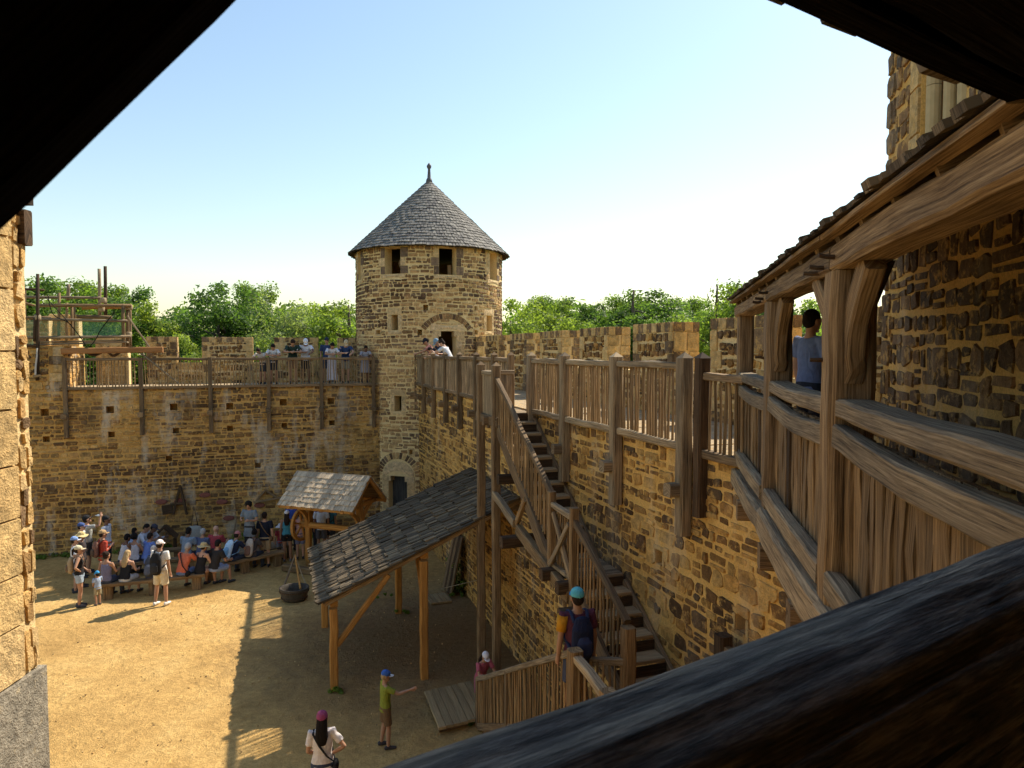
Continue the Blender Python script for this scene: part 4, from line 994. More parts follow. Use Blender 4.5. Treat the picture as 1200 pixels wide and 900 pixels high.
for px, pt, lb_ in ((275, 605, 'wooden pole leaning on the wall left of the speaker'), (304, 602, 'wooden pole leaning on the wall right of the speaker')):
    r = empty('leaning_pole', bk(px, 640, .3), lb_, 'pole'); p = bk(px - (3 if px < 300 else -1), 646, .6); pole('shaft', V3((p.x, p.y, .0)), bk(px + 2, pt, .08), .03, OAK, r)
# ------------------------------------------------------------------ covered timber gallery (the photographer stands in it)
ga = empty('covered_gallery', (2.2, 5, 5.5), 'covered timber gallery with plank parapet and shingled roof at the right', 'gallery')
G = [V3((2.66, 8.0, 0)), V3((2.165, 5.7, 0)), V3((1.705, 3.55, 0)), V3((1.23, 1.366, 0)), V3((-.62, .14, 0)), V3((-2.2, -.95, 0))]
RZ, FZ, PZ = 6.52, 5.5, 7.19                    # rail top, floor, underside of wall plate
def at(p, z): return V3((p.x, p.y, z))
def outn(a, b):
    d = (b - a).normalized(); return V3((d.y, -d.x, 0)) * 1.0
# outward (courtyard) normal when walking from far to near
def outw(i):
    d = (G[i + 1] - G[i]).normalized(); return V3((d.y, -d.x, 0)) 
# posts: bottoms hang below the floor
for i, (p, w) in enumerate(zip(G[:4], (.17, .20, .22, .24))):
    nrm = outw(min(i, 2)); bz = FZ + .04 if i == 0 else FZ - .06
    po = beam('post', at(p, bz), at(p, PZ + .01), w, w, OAK if i < 2 else OAKP, ga, up=nrm, wob=.006, seg=7)
po = beam('post', at(G[4], FZ), at(G[4], PZ), .2, .2, OAK_SHADE, ga, wob=.01)
# splayed jowls at post heads and curved braces
for i, (dl, dr_) in ((1, (.0, .55)), (2, (.5, .55))):
    p = G[i]; far = (G[i - 1] - p).normalized(); near = (G[i + 1] - p).normalized()
    nrm = outw(min(i, 2))
    if dl: path_beam('brace', [at(p + far * .05 + nrm * .03, 6.66), at(p + far * .2 + nrm * .03, 6.95), at(p + far * .55 + nrm * .03, PZ + .03)], .07, .12, OAKP, ga, sub=4, wob=.002)
    path_beam('brace', [at(p - far * .05, 6.66), at(p - far * .15, 6.97), at(p - far * .40, PZ + .03)], .09, .15, OAKP, ga, sub=4, wob=.002)
    for z, f_ in ((7.27, -.1), (7.24, .12), (7.22, .28), (6.75, .06)): pole('peg', at(p + nrm * .06 + far * f_, z), at(p + nrm * .17 + far * f_, z + .005), .014, OAKD, ga)
# inner diagonal strut behind the big post
p = G[2]; beam('strut', at(p + V3((.12, .35, 0)), 6.75), at(p + V3((.25, .15, 0)), PZ + .1), .09, .1, OAKD, ga)
# wall plate (top beam), heavier near the camera
for i in range(5):
    a, b = G[i], G[i + 1]; d = (b - a).normalized(); hh = (.13, .135, .14, .16, .16)[i]
    beam('wall_plate', at(a - d * (.25 if i == 0 else -.003), PZ + hh / 2 + .012 + (.07 if i > 2 else 0)), at(b + d * -.003, PZ + hh / 2 + .012 + (.07 if i > 2 else 0)), .2, hh, OAKP if i < 3 else OAK_SHADE, ga, wob=.006, seg=9, bow=(.0, .008, .01, 0, 0)[i])
# rails, parapet planks, sill rails and floor beams
for i in range(4):
    a, b = G[i], G[i + 1]; d = (b - a).normalized(); nrm = outw(i); L = (b - a).length
    if i == 3: continue
    h0 = .1
    a1, b1 = a + d * h0, b - d * h0; sag = (.01, .022, .012)[i]
    path_beam('top_rail', [at(a1, RZ), at(a1.lerp(b1, .35) - nrm * .0, RZ - sag), at(a1.lerp(b1, .7), RZ - sag * .8), at(b1, RZ - .01)], .16, .095, OAKG, ga, sub=4, wob=.0035)
    path_beam('under_rail', [at(a1 + nrm * .055, RZ - .14), at(a1.lerp(b1, .5) + nrm * .055, RZ - .17 - sag), at(b1 + nrm * .055, RZ - .16)], .07, .12, OAKG, ga, sub=5, wob=.0035)
    path_beam('sill_rail', [at(a1 + nrm * .07, FZ + .13), at(a1.lerp(b1, .5) + nrm * .07, FZ + .11), at(b1 + nrm * .07, FZ + .12)], .09, .13, OAKG, ga, sub=4, wob=.0035)
    path_beam('floor_beam', [at(a + nrm * .05, FZ - .10), at(a.lerp(b, .5) + nrm * .05, FZ - .13), at(b + nrm * .05, FZ - .10)], .19, .24 if i else .2, OAKG, ga, sub=5, wob=.005)
    s = .11
    while s < L - .1:
        w = U(.05, .12) if i else U(.06, .1); p = a + d * (s + w / 2) + nrm * U(-.012, .012)
        beam('plank', at(p, FZ + .02), at(p + d * U(-.012, .012), RZ - .12), w + .004, .028, OAKP if rng.random() < .6 else OAK if rng.random() < .5 else OAKD, ga, up=nrm, wob=.006, seg=5); s += w
# floor and joist ends
for i in range(3):
    a, b = G[i], G[i + 1]; d = (b - a).normalized(); nrm = outw(i); L = (b - a).length; s = 0
    while s < L - .02:
        w = min(.2, L - s); p = a + d * (s + w / 2); beam('floor_board', at(p - nrm * .08, FZ + .0), at(p - nrm * 1.8, FZ + .0), w - .008, .04, OAKG, ga, wob=.002, seg=2); s += w
    for t in (.12, .72) if i else (.4,):
        p = a.lerp(b, t); beam('joist', at(p - nrm * 1.2, FZ - .32), at(p + nrm * .16, FZ - .32), .16, .2, OAK, ga)
# roof: rafters, battens, shingles
def eave(i, t, out, z):                          # point along bay i, pushed 'out' from the plate, on the roof slope (z measured at eave)
    a, b = G[i], G[i + 1]; return None
OUT = .30; EZ_ = 7.39; SL = .36                   # eave overhang, eave height, slope (rise per metre inward)
off = []                                         # mitred offset directions at each vertex
for k in range(len(G)):
    ns = []
    if k > 0: ns.append(outw(k - 1))
    if k < len(G) - 1: ns.append(outw(k))
    m = sum(ns, V3()).normalized(); off.append(m / max(.5, m.dot(ns[0])))
gr_ = bpy.data.objects.new('roof', None); place(gr_, Matrix.Translation((2.4, 5, 7.6)), ga)
seglen = [(G[i + 1] - G[i]).length for i in range(len(G) - 1)]; cum = [0]
for l in seglen: cum.append(cum[-1] + l)
CSG = math.hypot(1, SL)
OV = [.17, .17, .17, .30, .30]
def gvert(k, inn):
    """vertex k of the eave line moved 'inn' metres inwards (each bay has its own overhang)"""
    if k == 0: return G[0] + outw(0) * (OV[0] - inn)
    if k == len(G) - 1: return G[k] + outw(k - 1) * (OV[k - 1] - inn)
    p = G[k] + outw(k - 1) * (OV[k - 1] - inn); d1 = (G[k] - G[k - 1]).normalized(); q = G[k] + outw(k) * (OV[k] - inn); d2 = (G[k + 1] - G[k]).normalized()
    cr = d1.x * d2.y - d1.y * d2.x; w = q - p; t = (w.x * d2.y - w.y * d2.x) / cr if abs(cr) > .02 else 0.0
    if abs(cr) <= .3 and abs(t) > .6: t = 0.0; return (p + q) / 2
    return p + d1 * t
def groof(u, v, d):
    i = 0
    while i < len(seglen) - 1 and u > cum[i + 1]: i += 1
    t = (u - cum[i]) / seglen[i]; inn = v / CSG
    p = gvert(i, inn).lerp(gvert(i + 1, inn), t)
    return V3((p.x, p.y, EZ_ + .004 * math.sin(u * 2.3) + v * SL / CSG + d / CSG)) + outw(i) * (d * SL / CSG)
EX = .35
def groof2(u, v, d):
    if u >= 0: return groof(u, v, d)
    return groof(0.0, v, d) + (G[0] - G[1]).normalized() * (-u)
shingles(gr_, groof2, -.35, cum[-1] - .05, 2.45, .15, (.08, .15), SHINGLE_D, 300, jit=.022, lenf=1.9, thick=.014, weight=lambda c: 1.0 if c.y > .3 else .05)
A = Acc(); u = -.33
us_ = sorted([-.33] + [c - .001 for c in cum[1:-1]] + [c + .001 for c in cum[1:-1]] + [x * .4 for x in range(0, int(cum[-1] / .4))] + [cum[-1] - .1])
for k in range(len(us_) - 1):
    for v0, v1 in ((.08, .7), (.7, 1.4), (1.4, 2.5)):
        A.add([groof2(us_[k], v0, -.012), groof2(us_[k + 1], v0, -.012), groof2(us_[k + 1], v1, -.012), groof2(us_[k], v1, -.012)], [(0, 3, 2, 1)], None, [(v0, us_[k]), (v1, us_[k]), (v1, us_[k + 1]), (v0, us_[k + 1])])
A.build('roof_boarding', OAK_SHADE, gr_)
u = -.15
while u < cum[-1] - .2:
    near_ = u > cum[3]
    beam('rafter', groof2(u, .2 if near_ else .07, -.055), groof2(u, 2.05, -.055), .085, .075, OAK if not near_ else OAK_SHADE, gr_, wob=.004); u += .48
# eave board under the shingle ends
for i in range(5):
    ua = (-.33 if i == 0 else cum[i]) + .01; ub = cum[i + 1] - .01
    if i == 4: ub -= .1
    beam('eave_board', groof2(ua, .05, -.028), groof2(ub, .05, -.024), .07, .026, OAKP if i < 3 else OAK_SHADE, gr_, wob=.003, seg=6)
# the photographer's own bay: heavy log rail, boards below it, knee brace
a, b = G[3], G[4]; d = (b - a).normalized(); nrm = outw(3); L = (b - a).length
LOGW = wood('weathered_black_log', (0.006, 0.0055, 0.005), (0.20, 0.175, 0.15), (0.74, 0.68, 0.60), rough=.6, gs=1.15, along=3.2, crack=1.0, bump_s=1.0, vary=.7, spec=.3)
NL, NS = 64, 90; rings = []; cr_ = [(1.25, .016, .035, .9), (1.75, .010, .03, 1.7), (2.25, .018, .045, .5), (2.9, .012, .03, 1.3), (.75, .012, .03, 2.1), (3.5, .016, .04, .8), (.2, .01, .03, 1.1)]   # drying cracks: angle, depth, width, drift
ax = -nrm
for k in range(NS + 1):
    t = k / NS; c_ = a.lerp(b, t) + nrm * -.02; zc_ = 6.374 + .006 * math.sin(t * 7) ; ring = []
    for j in range(NL):
        th_ = 6.2832 * j / NL; r = .122 + .006 * math.sin(3 * th_ + 4 * t) + .003 * math.sin(17 * th_ + 9 * math.sin(3 * t)) + .0018 * math.sin(29 * th_ + 14 * math.sin(2.2 * t + 1))
        for ca, dp, wd_, dr2 in cr_:
            e = (th_ - ca - .12 * math.sin(dr2 * 5 * t + ca * 3)); e = (e + math.pi) % 6.2832 - math.pi
            r -= dp * math.exp(-(e / wd_) ** 2) * (.45 + .55 * math.sin(3.1 * t * dr2 + ca * 5) ** 2)
        ring.append(c_ + nrm * (math.cos(th_) * r * .95) + V3((0, 0, zc_ + math.sin(th_) * r)))
    rings.append(ring)
o_ = rings[0][0].copy(); V, F, UV = loft([[q - o_ for q in r] for r in rings]); put('log_rail', mesh('log_rail', V, F, LOGW, uv=UV, smooth=True), ga, Matrix.Translation(o_))
s = .12
while s < L - .1:
    w = U(.1, .16); p = a + d * (s + w / 2) - nrm * .04; beam('plank', at(p, FZ + .02), at(p, 6.36), w - .006, .03, OAK_SHADE, ga, up=nrm, wob=.004, seg=3); s += w
# knee brace at the left edge of the opening
def own(px, py): return on_plane(px, py, G[3], nrm)
q0, q1 = own(275, 0), own(0, 270); dv = (q1 - q0).normalized(); perp = dv.cross(nrm).normalized()
if perp.z < 0: perp = -perp
th = .2
beam('knee_brace', q0 - dv * .45 + perp * (th / 2 + .009), q1 + dv * .25 + perp * (th / 2 + .009), .12, th, OAK_SHADE, ga, up=perp, wob=.0009, seg=16, bow=-.004, bev=.08)
# floor of the photographer's bay, then an unseen rear wall kept to block light
for i in (3, 4):
    a, b = G[i], G[i + 1]; d = (b - a).normalized(); nr = outw(i); L = (b - a).length; s = 0
    while s < L - .02:
        w = min(.2, L - s); p = a + d * (s + w / 2); beam('floor_board', at(p - nr * .08, FZ), at(p - nr * 1.75, FZ), w - .008, .04, OAKD, ga, wob=.002, seg=2); s += w
A = Acc(); 
for a, b in ((V3((3.75, 5.0, 0)), V3((3.0, 1.9, 0))), (V3((3.0, 1.9, 0)), V3((.5, -1.5, 0))), (V3((.5, -1.5, 0)), V3((-1.6, -3.0, 0)))):
    A.add([at(a, -.2), at(b, -.2), at(b, 13), at(a, 13)], [(0, 1, 2, 3)])
    A.add([at(a, -.2) + V3((3, -3, 0)), at(b, -.2) + V3((3, -3, 0)), at(b, 13) + V3((3, -3, 0)), at(a, 13) + V3((3, -3, 0))], [(0, 1, 2, 3)])
A.build('unseen_rear_wall', MORT_R, rb)
# unseen boards added behind the photographer to keep the gallery interior dark
for k in range(12): q = G[5] - outw(4) * (.08 + .16 * k); beam('light_block_board', at(q, FZ), at(q, PZ + .1 + .05 * k), .155, .03, OAK_SHADE, ga, up=(G[4] - G[5]), wob=.002, seg=2)
# wall below our own gallery
A = Acc()
for i in (2, 3, 4):
    a, b = G[i] - outw(i) * .55, G[i + 1] - outw(i) * .55
    if i == 2: a = FRW(sY(5.0), 0); 
    A.add([at(a, -.2), at(b, -.2), at(b, 5.1), at(a, 5.1)], [(0, 1, 2, 3)])
A.build('lower_wall', MORT_R, rb)
# ------------------------------------------------------------------ scaffold on the left end of the back wall
sf = empty('scaffold', FBW(px_back(90), 7, -1), 'lashed pole scaffold with green netting on the unfinished left wall', 'scaffold')
def sp(px, py, d=-.6): return on_plane(px, py, FBW(0, 0, d), FBW.n)
for px, y0, y1, d, r, m in ((44, 446, 321, .15, .055, OAKD), (41, 400, 372, .12, .06, OAKD), (69, 398, 343, -.9, .05, STICK), (80, 352, 333, -1.6, .06, OAKG), (78, 400, 355, -.5, .045, STICK), (84, 398, 358, -.5, .045, OAKP), (117, 373, 315, -1.4, .06, OAKG), (124, 372, 312, -1.3, .06, OAKD), (145, 410, 357, -.4, .06, OAKP), (150, 408, 357, -.6, .06, OAKP), (153, 410, 358, -1.0, .05, OAK), (87, 397, 360, -.9, .04, STICK), (29, 415, 340, -.7, .04, OAKD)):
    pole('upright', sp(px, y0, d), sp(px + (-.6 if px > 110 else .3), y1, d), r, m, sf, n=7, taper=.9)
for px0, y0, px1, y1, d, r, m in ((18, 348, 118, 349, -1.35, .05, OAKG), (22, 338, 52, 340, -.5, .04, OAKD), (45, 358, 154, 358, -.42, .06, OAKP), (45, 374, 149, 376, -.35, .05, OAKG), (22, 396, 153, 394, -.32, .05, OAKG), (22, 372, 60, 372, -.4, .05, OAK), (20, 353, 41, 358, -.45, .04, STICK), (90, 371, 131, 372, -1.2, .07, STICK), (96, 361, 154, 360, -1.2, .06, OAKN), (24, 405, 46, 405, 0, .05, OAKD)):
    pole('ledger', sp(px0, y0, d), sp(px1, y1, d), r, m, sf, n=7, taper=.95)
beam('deck_board', sp(46, 403.5, -.35), sp(150, 401, -.35), .25, .05, OAKG, sf); beam('deck_board', sp(46, 401, -.8), sp(150, 399, -.8), .6, .05, OAKG, sf)
beam('deck_edge', sp(46, 406, -.18), sp(74, 406, -.18), .08, .08, OAKN, sf)
beam('main_beam', sp(72, 411.5, .05), sp(191, 409.5, .05), .2, .2, wood('red_oak', (.20, .09, .035), (.36, .18, .075), (.48, .26, .12), vary=.2), sf)
for q in ((sp(149, 370, .0), sp(180, 414, .0)), (sp(165, 414, .1), sp(210, 450, .15))): pole('raking_pole', q[0], q[1], .035, OAKG, sf)
for a_, b_, c_ in (((100, 412), (112, 416), (128, 407)), ((126, 412), (134, 417), (146, 408))): path_beam('curved_brace', [sp(*a_, -.8), sp(*b_, -.8), sp(*c_, -.8)], .07, .09, OAKD, sf, sub=3)
for q in (((53, 348), (75, 372), (92, 392), (103, 409)), ((103, 409), (112, 398), (119, 385), (135, 365)), ((56, 345), (62, 368), (80, 378), (88, 388))): path_beam('rope', [sp(x, y, -.15) for x, y in q], .03, .03, DARK, sf, n=6, wob=.003, sub=4)
for px, py in ((119, 362), (121, 352), (151, 392), (146, 360), (152, 360), (44, 372)):     # lashings
    c = sp(px, py, -.55 if px > 60 else .1); V, F, UV = loft([[V3((math.cos(.785 * k) * r, math.sin(.785 * k) * r, z)) for k in range(8)] for z, r in ((-.09, .08), (-.06, .1), (.06, .1), (.09, .08))]); put('lashing', mesh('lashing', V, F, ROPE, uv=UV, smooth=True), sf, Matrix.Translation(c))
# hanging plumb bucket below the tall pole
pole('hook_pole', sp(41.5, 440, .25), sp(43.5, 408, .25), .03, plain('pale_wood', (.5, .46, .4)), sf); beam('crossbar', sp(39, 441, .25), sp(48, 440, .25), .06, .08, STICK, sf)
nm_, N_, L_, B_ = nmat('green_net')                 # open-weave net: real strands would be sub-pixel, so a cut-out weave
tc = N_.new('ShaderNodeTexCoord'); wv = N_.new('ShaderNodeTexChecker'); wv.inputs['Scale'].default_value = 46; L_.new(tc.outputs['Object'], wv.inputs[0])
tr = N_.new('ShaderNodeBsdfTransparent'); mx = N_.new('ShaderNodeMixShader'); L_.new(math_(N_, L_, 'ADD', math_(N_, L_, 'MULTIPLY', wv.outputs['Fac'], .6), .3), mx.inputs[0]); L_.new(B_.outputs[0], mx.inputs[1]); L_.new(tr.outputs[0], mx.inputs[2]); L_.new(mx.outputs[0], N_['Material Output'].inputs[0]); B_.inputs['Base Color'].default_value = (.12, .34, .18, 1)
for x0, x1, y0, y1 in ((22, 39, 375, 404), (46, 76, 376, 396), (88, 147, 375, 396)):
    rows_ = []; nn = 8
    A = Acc(); P = [[sp(x0 + (x1 - x0) * i / nn, y0 + (y1 - y0) * j / 4, -.45 + .05 * math.sin(i * 1.7 + j)) for i in range(nn + 1)] for j in range(5)]
    o0 = P[0][0]; A.add([p - o0 for r in P for p in r], [(j * (nn + 1) + i, j * (nn + 1) + i + 1, (j + 1) * (nn + 1) + i + 1, (j + 1) * (nn + 1) + i) for j in range(4) for i in range(nn)]); A.build('safety_net', nm_, sf, Matrix.Translation(o0), smooth=True)

# ------------------------------------------------------------------ trees
def leaf_mat(name, c0, c1):
    m, N, L, B = nmat(name); a = N.new('ShaderNodeAttribute'); a.attribute_name = 'tint'; oi = N.new('ShaderNodeObjectInfo')
    r = ramp(N, [(0.0, c0), (1.0, c1)]); L.new(oi.outputs['Random'], r.inputs[0]); c = mixc(N, L, 1.0, r.outputs[0], a.outputs['Color'], 'MULTIPLY')
    L.new(c, B.inputs['Base Color']); B.inputs['Roughness'].default_value = .6; B.inputs['Specular IOR Level'].default_value = .3
    t = N.new('ShaderNodeBsdfTranslucent'); c2 = mixc(N, L, 1.0, c, (1.25, 1.35, .55), 'MULTIPLY'); L.new(c2, t.inputs[0])
    mx = N.new('ShaderNodeMixShader'); mx.inputs[0].default_value = .58; L.new(B.outputs[0], mx.inputs[1]); L.new(t.outputs[0], mx.inputs[2]); L.new(mx.outputs[0], N['Material Output'].inputs[0]); return m
LEAF = leaf_mat('oak_leaf', (.15, .225, .05), (.19, .26, .06)); LEAFD = leaf_mat('dark_leaf', (.085, .15, .045), (.11, .175, .05)); LEAFY = leaf_mat('light_leaf', (.21, .275, .065), (.245, .30, .07)); LEAFW = leaf_mat('willow_leaf', (.20, .25, .12), (.225, .27, .13))
BARK = plain('bark', (.11, .085, .06), .95, .4, 8, .6)
nr_ = np.random.default_rng(5)
def leaves(centers, radii, per, size, droop=0.0):
    """leaf-sized quads scattered through clumps -> verts, tints"""
    n = len(centers); c = np.repeat(np.array(centers), per, 0); r = np.repeat(np.array(radii), per)
    d = nr_.normal(size=(n * per, 3)); d /= np.linalg.norm(d, axis=1)[:, None]; rad = nr_.random(n * per) ** .45
    p = c + d * (rad * r)[:, None] * np.array([1, 1, .75]); p[:, 2] -= droop * nr_.random(n * per) * r
    a = nr_.normal(size=(n * per, 3)) * .55 + d * 1.0 + np.array([0, 0, .25]); a /= np.linalg.norm(a, axis=1)[:, None]
    b = np.cross(a, nr_.normal(size=(n * per, 3)) + 1e-3); b /= np.linalg.norm(b, axis=1)[:, None]
    s = size * (0.6 + .8 * nr_.random(n * per))[:, None]; w = np.cross(a, b)
    V = np.stack([p - b * s, p + w * s * .55, p + b * s, p - w * s * .55], 1).reshape(-1, 3)
    ct = np.repeat(.75 + .5 * nr_.random(n), per) * (.8 + .4 * nr_.random(n * per))
    T = np.stack([ct * (.95 + .1 * nr_.random(n * per)), ct, ct * .9], 1); return V, np.repeat(T, 4, 0)
def leaf_mesh(name, V, T, mat):
    n = len(V) // 4; me = bpy.data.meshes.new(name); me.vertices.add(len(V)); me.vertices.foreach_set('co', V.ravel())
    me.loops.add(len(V)); me.loops.foreach_set('vertex_index', np.arange(len(V), dtype=np.int32)); me.polygons.add(n)
    me.polygons.foreach_set('loop_start', np.arange(0, len(V), 4, dtype=np.int32)); me.update(calc_edges=True); me.materials.append(mat)
    ca = me.color_attributes.new('tint', 'FLOAT_COLOR', 'POINT'); ca.data.foreach_set('color', np.concatenate([T, np.ones((len(T), 1))], 1).astype(np.float32).ravel()); return me
def tree_proto(kind, seed):
    """unit tree: 10 m tall, crown radius about 3.6 -> (trunk mesh, crown mesh)"""
    r = random.Random(seed); A = Acc(); tips = []
    def limb(p0, p1, r0, r1, seg=4):
        pts = [p0.lerp(p1, k / seg) + V3((r.uniform(-.12, .12), r.uniform(-.12, .12), 0)) * (1 if 0 < k < seg else 0) for k in range(seg + 1)]
        rings = []
        for k, p in enumerate(pts):
            dd = (p1 - p0).normalized(); y = dd.cross(V3((.3, .8, .1))).normalized(); z = dd.cross(y); rr = r0 + (r1 - r0) * k / seg
            rings.append([p + y * math.cos(1.047 * j) * rr + z * math.sin(1.047 * j) * rr for j in range(6)])
        V, F, _ = loft(rings); A.add(V, F)
    th = {'oak': 3.0, 'tall': 3.5, 'willow': 2.6, 'loose': 3.5, 'bush': .6}[kind]; top = {'oak': 8.4, 'tall': 9.4, 'willow': 8.5, 'loose': 9.5, 'bush': 7}[kind]
    limb(V3((0, 0, -.4)), V3((0, 0, th)), .28, .2); limb(V3((0, 0, th)), V3((r.uniform(-.4, .4), r.uniform(-.4, .4), top)), .2, .04, 6)
    cen = []; rad = []
    nl = {'oak': 15, 'tall': 15, 'willow': 13, 'loose': 13, 'bush': 14}[kind]
    for k in range(nl):
        z0 = th + (top - th) * (k / nl) * .85; ang = k * 2.4 + r.uniform(-.5, .5); f = (z0 - th) / (top - th)
        R = {'oak': 3.7 * math.sqrt(max(.05, 1 - (f * 1.0 - .25) ** 2 * 1.1)), 'tall': 2.6 * (1 - .55 * f), 'willow': 3.0 * (1 - .35 * f), 'loose': 2.6 * (1 - .5 * f) * r.uniform(.6, 1.25), 'bush': 3.4 * (1 - .4 * f)}[kind] * r.uniform(.78, 1.1)
        end = V3((math.cos(ang) * R, math.sin(ang) * R, min(9.6, z0 + R * r.uniform(.15, .5)))); b0 = V3((0, 0, z0)); limb(b0, end, .1, .025)
        for q in range(7 if kind != 'loose' else 4):
            t = r.uniform(.45, 1.05); p = b0.lerp(end, t) + V3((r.uniform(-.8, .8), r.uniform(-.8, .8), r.uniform(-.5, .7))); cen.append(tuple(p)); rad.append(r.uniform(.55, 1.05) * (.8 if kind in ('loose', 'tall') else 1))
    for q in range(10 if kind != 'loose' else 5): cen.append((r.uniform(-1.1, 1.1), r.uniform(-1.1, 1.1), r.uniform(top - 1.2, 9.7))); rad.append(r.uniform(.5, .9))
    if kind in ('oak', 'bush', 'willow'):
        for q in range(26): a_ = r.uniform(0, 6.28); R = r.uniform(1.2, 3.3); cen.append((math.cos(a_) * R, math.sin(a_) * R, r.uniform(th - 1.6, th + 1.2))); rad.append(r.uniform(.5, .9))
    V, T = leaves(cen, rad, 280 if kind != 'loose' else 210, .088 if kind != 'willow' else .075, .5 if kind != 'willow' else 1.3)
    mat = {'oak': LEAF, 'tall': LEAF, 'willow': LEAFW, 'loose': LEAF, 'bush': LEAFY}[kind]
    return mesh('trunk', A.V, A.F, BARK, smooth=True), leaf_mesh('crown', V, T, mat)
PRO = {'oak': [tree_proto('oak', 1), tree_proto('oak', 2)], 'tall': [tree_proto('tall', 3)], 'willow': [tree_proto('willow', 4)], 'loose': [tree_proto('loose', 5)], 'bush': [tree_proto('bush', 6)]}
def tree(px, ytop, Y, kind, var, label, wide=1.0, mat=None, group='trees beyond the castle walls'):
    p = at_y(px, ytop, Y); H = max(3.0, p.z + 1.0); s = H / 10.0; base = V3((p.x, Y, -1.0)); rzv = U(0, 6.28)
    t = empty('tree', base, label, 'tree', group); M = Matrix.Translation(base) @ Matrix.Rotation(rzv, 4, 'Z') @ Matrix.Diagonal((s * wide, s * wide, s, 1))
    tm, cm = PRO[kind][var % len(PRO[kind])]
    put('trunk', tm, t, M); o = put('crown', cm, t, M)
    if mat is not None: o.material_slots[0].link = 'OBJECT'; o.material_slots[0].material = mat
TREES = [
 (28, 322, 46, 'oak', 0, 'dark oak at the left edge beside the building corner', 1.1, LEAFD), (72, 324, 50, 'oak', 1, 'broad oak rising behind the scaffold netting', 1.15, None), (108, 328, 56, 'tall', 0, 'slim tree just behind the two tall scaffold poles', 1.1, None),
 (150, 334, 58, 'oak', 0, 'dark rounded tree right of the scaffold', .9, LEAFD), (196, 346, 48, 'bush', 0, 'yellow-green bushy tree above the first merlon', 1.15, None), (262, 326, 52, 'oak', 1, 'largest dark green oak between scaffold and tower', 1.2, LEAFD),
 (296, 330, 60, 'oak', 0, 'green oak close behind the largest dark oak', .8, None), (330, 338, 46, 'willow', 0, 'pale grey-green willow with drooping sprays', 1.0, None), (368, 350, 52, 'oak', 1, 'small round tree right of the willow', .85, LEAFY), (398, 347, 44, 'loose', 0, 'airy young tree close to the tower left side', 1.2, LEAFY), (424, 352, 56, 'oak', 0, 'green tree partly hidden by the tower left edge', 1.0, None),
 (232, 385, 42, 'bush', 0, 'low shrub showing in the gap beside the second merlon', 1.0, LEAFY), (308, 388, 42, 'bush', 0, 'low shrub in the gap between second and third merlon', 1.0, None), (384, 392, 42, 'bush', 0, 'low bush in the gap beside the last merlon', 1.0, LEAFY),
 (604, 345, 52, 'oak', 1, 'bright oak touching the tower right side', 1.1, LEAFY), (640, 348, 70, 'oak', 0, 'green oak second right of the tower', 1.0, None), (648, 346, 95, 'tall', 0, 'dark distant tree poking up right of the tower', 1.3, LEAFD), (676, 366, 48, 'bush', 0, 'light green bushy tree in the dip of the tree line', 1.1, None), (690, 354, 90, 'oak', 1, 'distant green tree at the dip of the tree line', 1.1, None), (702, 352, 84, 'tall', 0, 'narrow dark tree left of the tallest tree', 1.0, LEAFD),
 (730, 345, 75, 'oak', 0, 'distant rounded oak left behind the tallest tree', 1.0, None), (754, 330, 56, 'loose', 0, 'tallest open-crowned tree right of the tower', 1.35, LEAFD), (750, 352, 62, 'oak', 1, 'dark full tree below the tallest crown', .9, LEAFD), (780, 362, 50, 'bush', 0, 'light bush right of the tallest tree', 1.0, LEAFY), (806, 346, 80, 'oak', 0, 'distant pale oak between tallest tree and gallery', 1.1, None), (832, 348, 84, 'oak', 1, 'distant oak left of the gallery roof', 1.0, None),
 (852, 320, 34, 'loose', 0, 'near airy tree beside the gallery roof tip', .9, None), (874, 318, 36, 'loose', 0, 'near tree rising behind the gallery eave end', 1.0, LEAFD), (838, 382, 38, 'bush', 0, 'shrub in the gap before the near merlon', 1.0, LEAFY), (905, 350, 40, 'oak', 0, 'oak seen through the gallery openings', 1.0, None), (950, 345, 44, 'oak', 1, 'oak glimpsed under the gallery roof behind the standing man', 1.0, None)]
for q in TREES: tree(*q[:6], wide=q[6], mat=q[7])
# far wood closing the horizon
cen = []; rad = []
for _ in range(650): x = U(-120, 130); y = U(100, 135); cen.append((x, y, U(0, 12.5) + 1.5 * math.sin(x * .12))); rad.append(U(1.4, 2.6))
V, T = leaves(cen, rad, 90, .42); o = put('far_wood', leaf_mesh('far_wood', V, T, LEAF)); tag(o, 'far-off woodland closing the horizon behind the walls', None, kind='stuff')
# weeds and grass at wall feet
cen = []; rad = []
def weeds(px, py, n, spread, z=0.0, r=(.04, .1)):
    p = on_z(px, py, z)
    for _ in range(n): cen.append((p.x + U(-spread, spread), p.y + U(-spread, spread) * .6, z + U(.02, .12))); rad.append(U(*r))
for px, py, n, s in ((392, 812, 4, .2), (470, 720, 3, .2), (536, 700, 4, .2), (455, 702, 4, .3), (562, 848, 4, .2)): weeds(px, py, n, s, r=(.03, .07))
for k in range(60): p = FBW(U(1.8, 7.5), 0, U(.05, .4)); cen.append((p.x, p.y, .06)); rad.append(U(.06, .14))
for k in range(26): p = FBW(U(9.5, 13), 0, U(.1, .8)); cen.append((p.x, p.y, U(.1, .35))); rad.append(U(.1, .22))
for k in range(22): p = FRW(U(7.0, 8.6), 0, U(.05, .3)); cen.append((p.x, p.y, U(.05, .9) * U(0, 1))); rad.append(U(.08, .2))
V, T = leaves(cen, rad, 46, .035); o = put('weeds', leaf_mesh('weeds', V, T, LEAF)); tag(o, 'weeds and grass tufts at the wall feet and post bases', None, kind='stuff')
